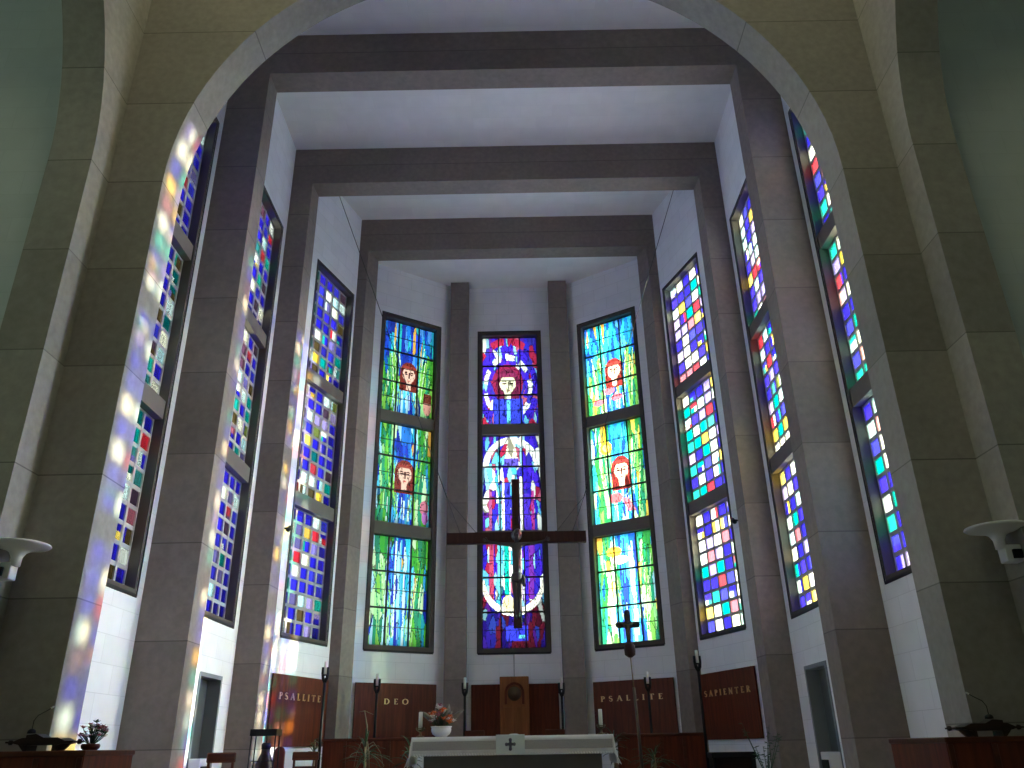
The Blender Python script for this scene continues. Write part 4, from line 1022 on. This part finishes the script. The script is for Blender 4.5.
for k in range(64):
    a = rs.uniform(0, 2*PI); rr = abs(rs.gauss(0, .085)); el = rs.uniform(-.15, 1.45); rr = rs.uniform(.07, .135); p_ = (rr*math.cos(a)*math.cos(el)*1.15, rr*math.sin(a)*math.cos(el), .13+rr*math.sin(el))
    key = rs.choice(['pink', 'leaf', 'leaf', 'leaf', 'pink', 'petal']) if k else 'yellow'
    b_ = MB(); flower(b_, p_, rs.uniform(.024, .042), 0, 6); b_.build('leaf_tuft' if key == 'leaf' else 'bloom', M[key], t); st.tube([(0, 0, .04), (p_[0]*.5, p_[1]*.5, p_[2]*.6), p_], .0025, 4)
st.build('stems', M['leaf'], t)

# ------------------------------------------------------------------ wall uplights and spotlights
for sg, sd in SIDES:
    t = thing('wall_uplight', 'white dish-shaped wall uplight on the %s arch pier' % sd, 'wall lamp', (5.80*sg, 9.12, 3.42))
    o = -sg
    MB().bbox(min(0, o*.19), max(0, o*.19), -.075, .075, .0, .19, .008).build('bracket', M['whitepaint'], t)
    m = MB(); m.lathe([(.0, .17), (.055, .17), (.06, .27), (.09, .325), (.14, .355), (.24, .380), (.316, .398), (.33, .412), (.322, .424), (.30, .414), (.18, .39), (0, .38)], 40, (o*.20, -.02, -.02)); m.build('dish', M['whitepaint'], t)
    m = MB(); m.bbox(min(o*.02, o*.12), max(o*.02, o*.12), -.115, -.076, .03, .13, .004); m.build('junction_box', M['blackm'], t)
    fr = W3L if sg < 0 else W3R; P0, d, n = fr; p0 = P0+d*.38+Vector((0, 0, 6.14))
    t = thing('spotlight', 'small black spotlight beside the third window on the %s wall' % sd, 'spotlight', tuple(p0))
    m = MB(); v = [-n*.0, -n*.10]; m.tube([v[0], v[1]], .02, 8); m.build('bracket', M['blackm'], t)
    m = MB(); m.tube([-n*.10+Vector((0, .10, .05)), -n*.12+Vector((0, -.03, -.03)), -n*.13+Vector((0, -.12, -.07))], [.035, .042, .05], 10); m.build('lamp_head', M['blackm'], t)

# ------------------------------------------------------------------ daylight
SUND = (-1, -.121, -.25)
w = bpy.data.worlds.new('sky'); SC.world = w; w.use_nodes = True
nt = w.node_tree; nt.nodes.clear(); L = nt.links.new
out = N(nt, 'ShaderNodeOutputWorld'); bg = N(nt, 'ShaderNodeBackground'); L(bg.outputs[0], out.inputs[0])
tc = N(nt, 'ShaderNodeTexCoord'); sp = N(nt, 'ShaderNodeSeparateXYZ'); L(tc.outputs['Generated'], sp.inputs[0])
mr = N(nt, 'ShaderNodeMapRange'); L(sp.outputs['X'], mr.inputs[0]); mr.inputs[1].default_value = -1; mr.inputs[2].default_value = 1
cr = N(nt, 'ShaderNodeValToRGB'); L(mr.outputs[0], cr.inputs[0])
e = cr.color_ramp.elements; e[0].position = 0; e[0].color = (.29, .33, .335, 1); e[1].position = 1; e[1].color = (1.0, 1.0, .86, 1)
q = e.new(.5); q.color = (.54, .57, .55, 1)
# broad glow added round the sun to brighten the lower left walls
dt = N(nt, 'ShaderNodeVectorMath', operation='DOT_PRODUCT'); L(tc.outputs['Generated'], dt.inputs[0]); dt.inputs[1].default_value = -Vector(SUND).normalized()
mxm = N(nt, 'ShaderNodeMath', operation='MAXIMUM'); L(dt.outputs['Value'], mxm.inputs[0]); mxm.inputs[1].default_value = 0
pw = N(nt, 'ShaderNodeMath', operation='POWER'); L(mxm.outputs[0], pw.inputs[0]); pw.inputs[1].default_value = 14
gs = N(nt, 'ShaderNodeMath', operation='MULTIPLY'); L(pw.outputs[0], gs.inputs[0]); gs.inputs[1].default_value = 70
gc = N(nt, 'ShaderNodeVectorMath', operation='SCALE'); gc.inputs[0].default_value = (1, .94, .60); L(gs.outputs[0], gc.inputs['Scale'])
ad = N(nt, 'ShaderNodeVectorMath', operation='ADD'); L(cr.outputs[0], ad.inputs[0]); L(gc.outputs[0], ad.inputs[1])
# over-bright ground colour added below the horizon to lift ceilings and upper walls
gz = N(nt, 'ShaderNodeMath', operation='LESS_THAN'); L(sp.outputs['Z'], gz.inputs[0]); gz.inputs[1].default_value = 0
gm = N(nt, 'ShaderNodeMix', data_type='RGBA'); L(gz.outputs[0], gm.inputs[0]); L(ad.outputs[0], gm.inputs[6]); gm.inputs[7].default_value = (3.4, 3.4, 2.9, 1)
L(gm.outputs[2], bg.inputs[0]); bg.inputs[1].default_value = 2.6
sun = bpy.data.lights.new('sun', 'SUN'); sun.energy = 19; sun.angle = math.radians(1.0); sun.color = (1, .88, .68)
so = bpy.data.objects.new('sun', sun); C.objects.link(so)
so.rotation_euler = Vector(SUND).to_track_quat('-Z', 'Y').to_euler(); so.location = (30, 16, 12)

# ------------------------------------------------------------------ camera
f_px, pitch, roll, yaw, cxm = 801.6, .4264, .0171, .0020, .1055
cam = bpy.data.cameras.new('camera'); co = bpy.data.objects.new('camera', cam); C.objects.link(co)
cam.sensor_width = 36; cam.lens = 36*f_px/1024; cam.clip_end = 200; cam.clip_start = .05
c_, s_ = math.cos(yaw), math.sin(yaw)
Rr = Vector((c_, s_, 0)); Fh = Vector((-s_, c_, 0)); Z = Vector((0, 0, 1))
F = Fh*math.cos(pitch)+Z*math.sin(pitch); Uu = -Fh*math.sin(pitch)+Z*math.cos(pitch)
X = Rr*math.cos(roll)-Uu*math.sin(roll); Yv = Rr*math.sin(roll)+Uu*math.cos(roll)
mat = Matrix((X, Yv, -F)).transposed().to_4x4(); mat.translation = Vector((cxm, 0, H))
co.matrix_world = mat
SC.camera = co

vs = SC.view_settings; vs.view_transform = 'Standard'; vs.look = 'None'; vs.gamma = 1; vs.exposure = 0.28; vs.use_curve_mapping = False
SC.cycles.max_bounces = 10; SC.cycles.diffuse_bounces = 6; SC.cycles.transparent_max_bounces = 24; SC.cycles.transmission_bounces = 6
SC.cycles.sample_clamp_indirect = 6.0; SC.cycles.use_denoising = True
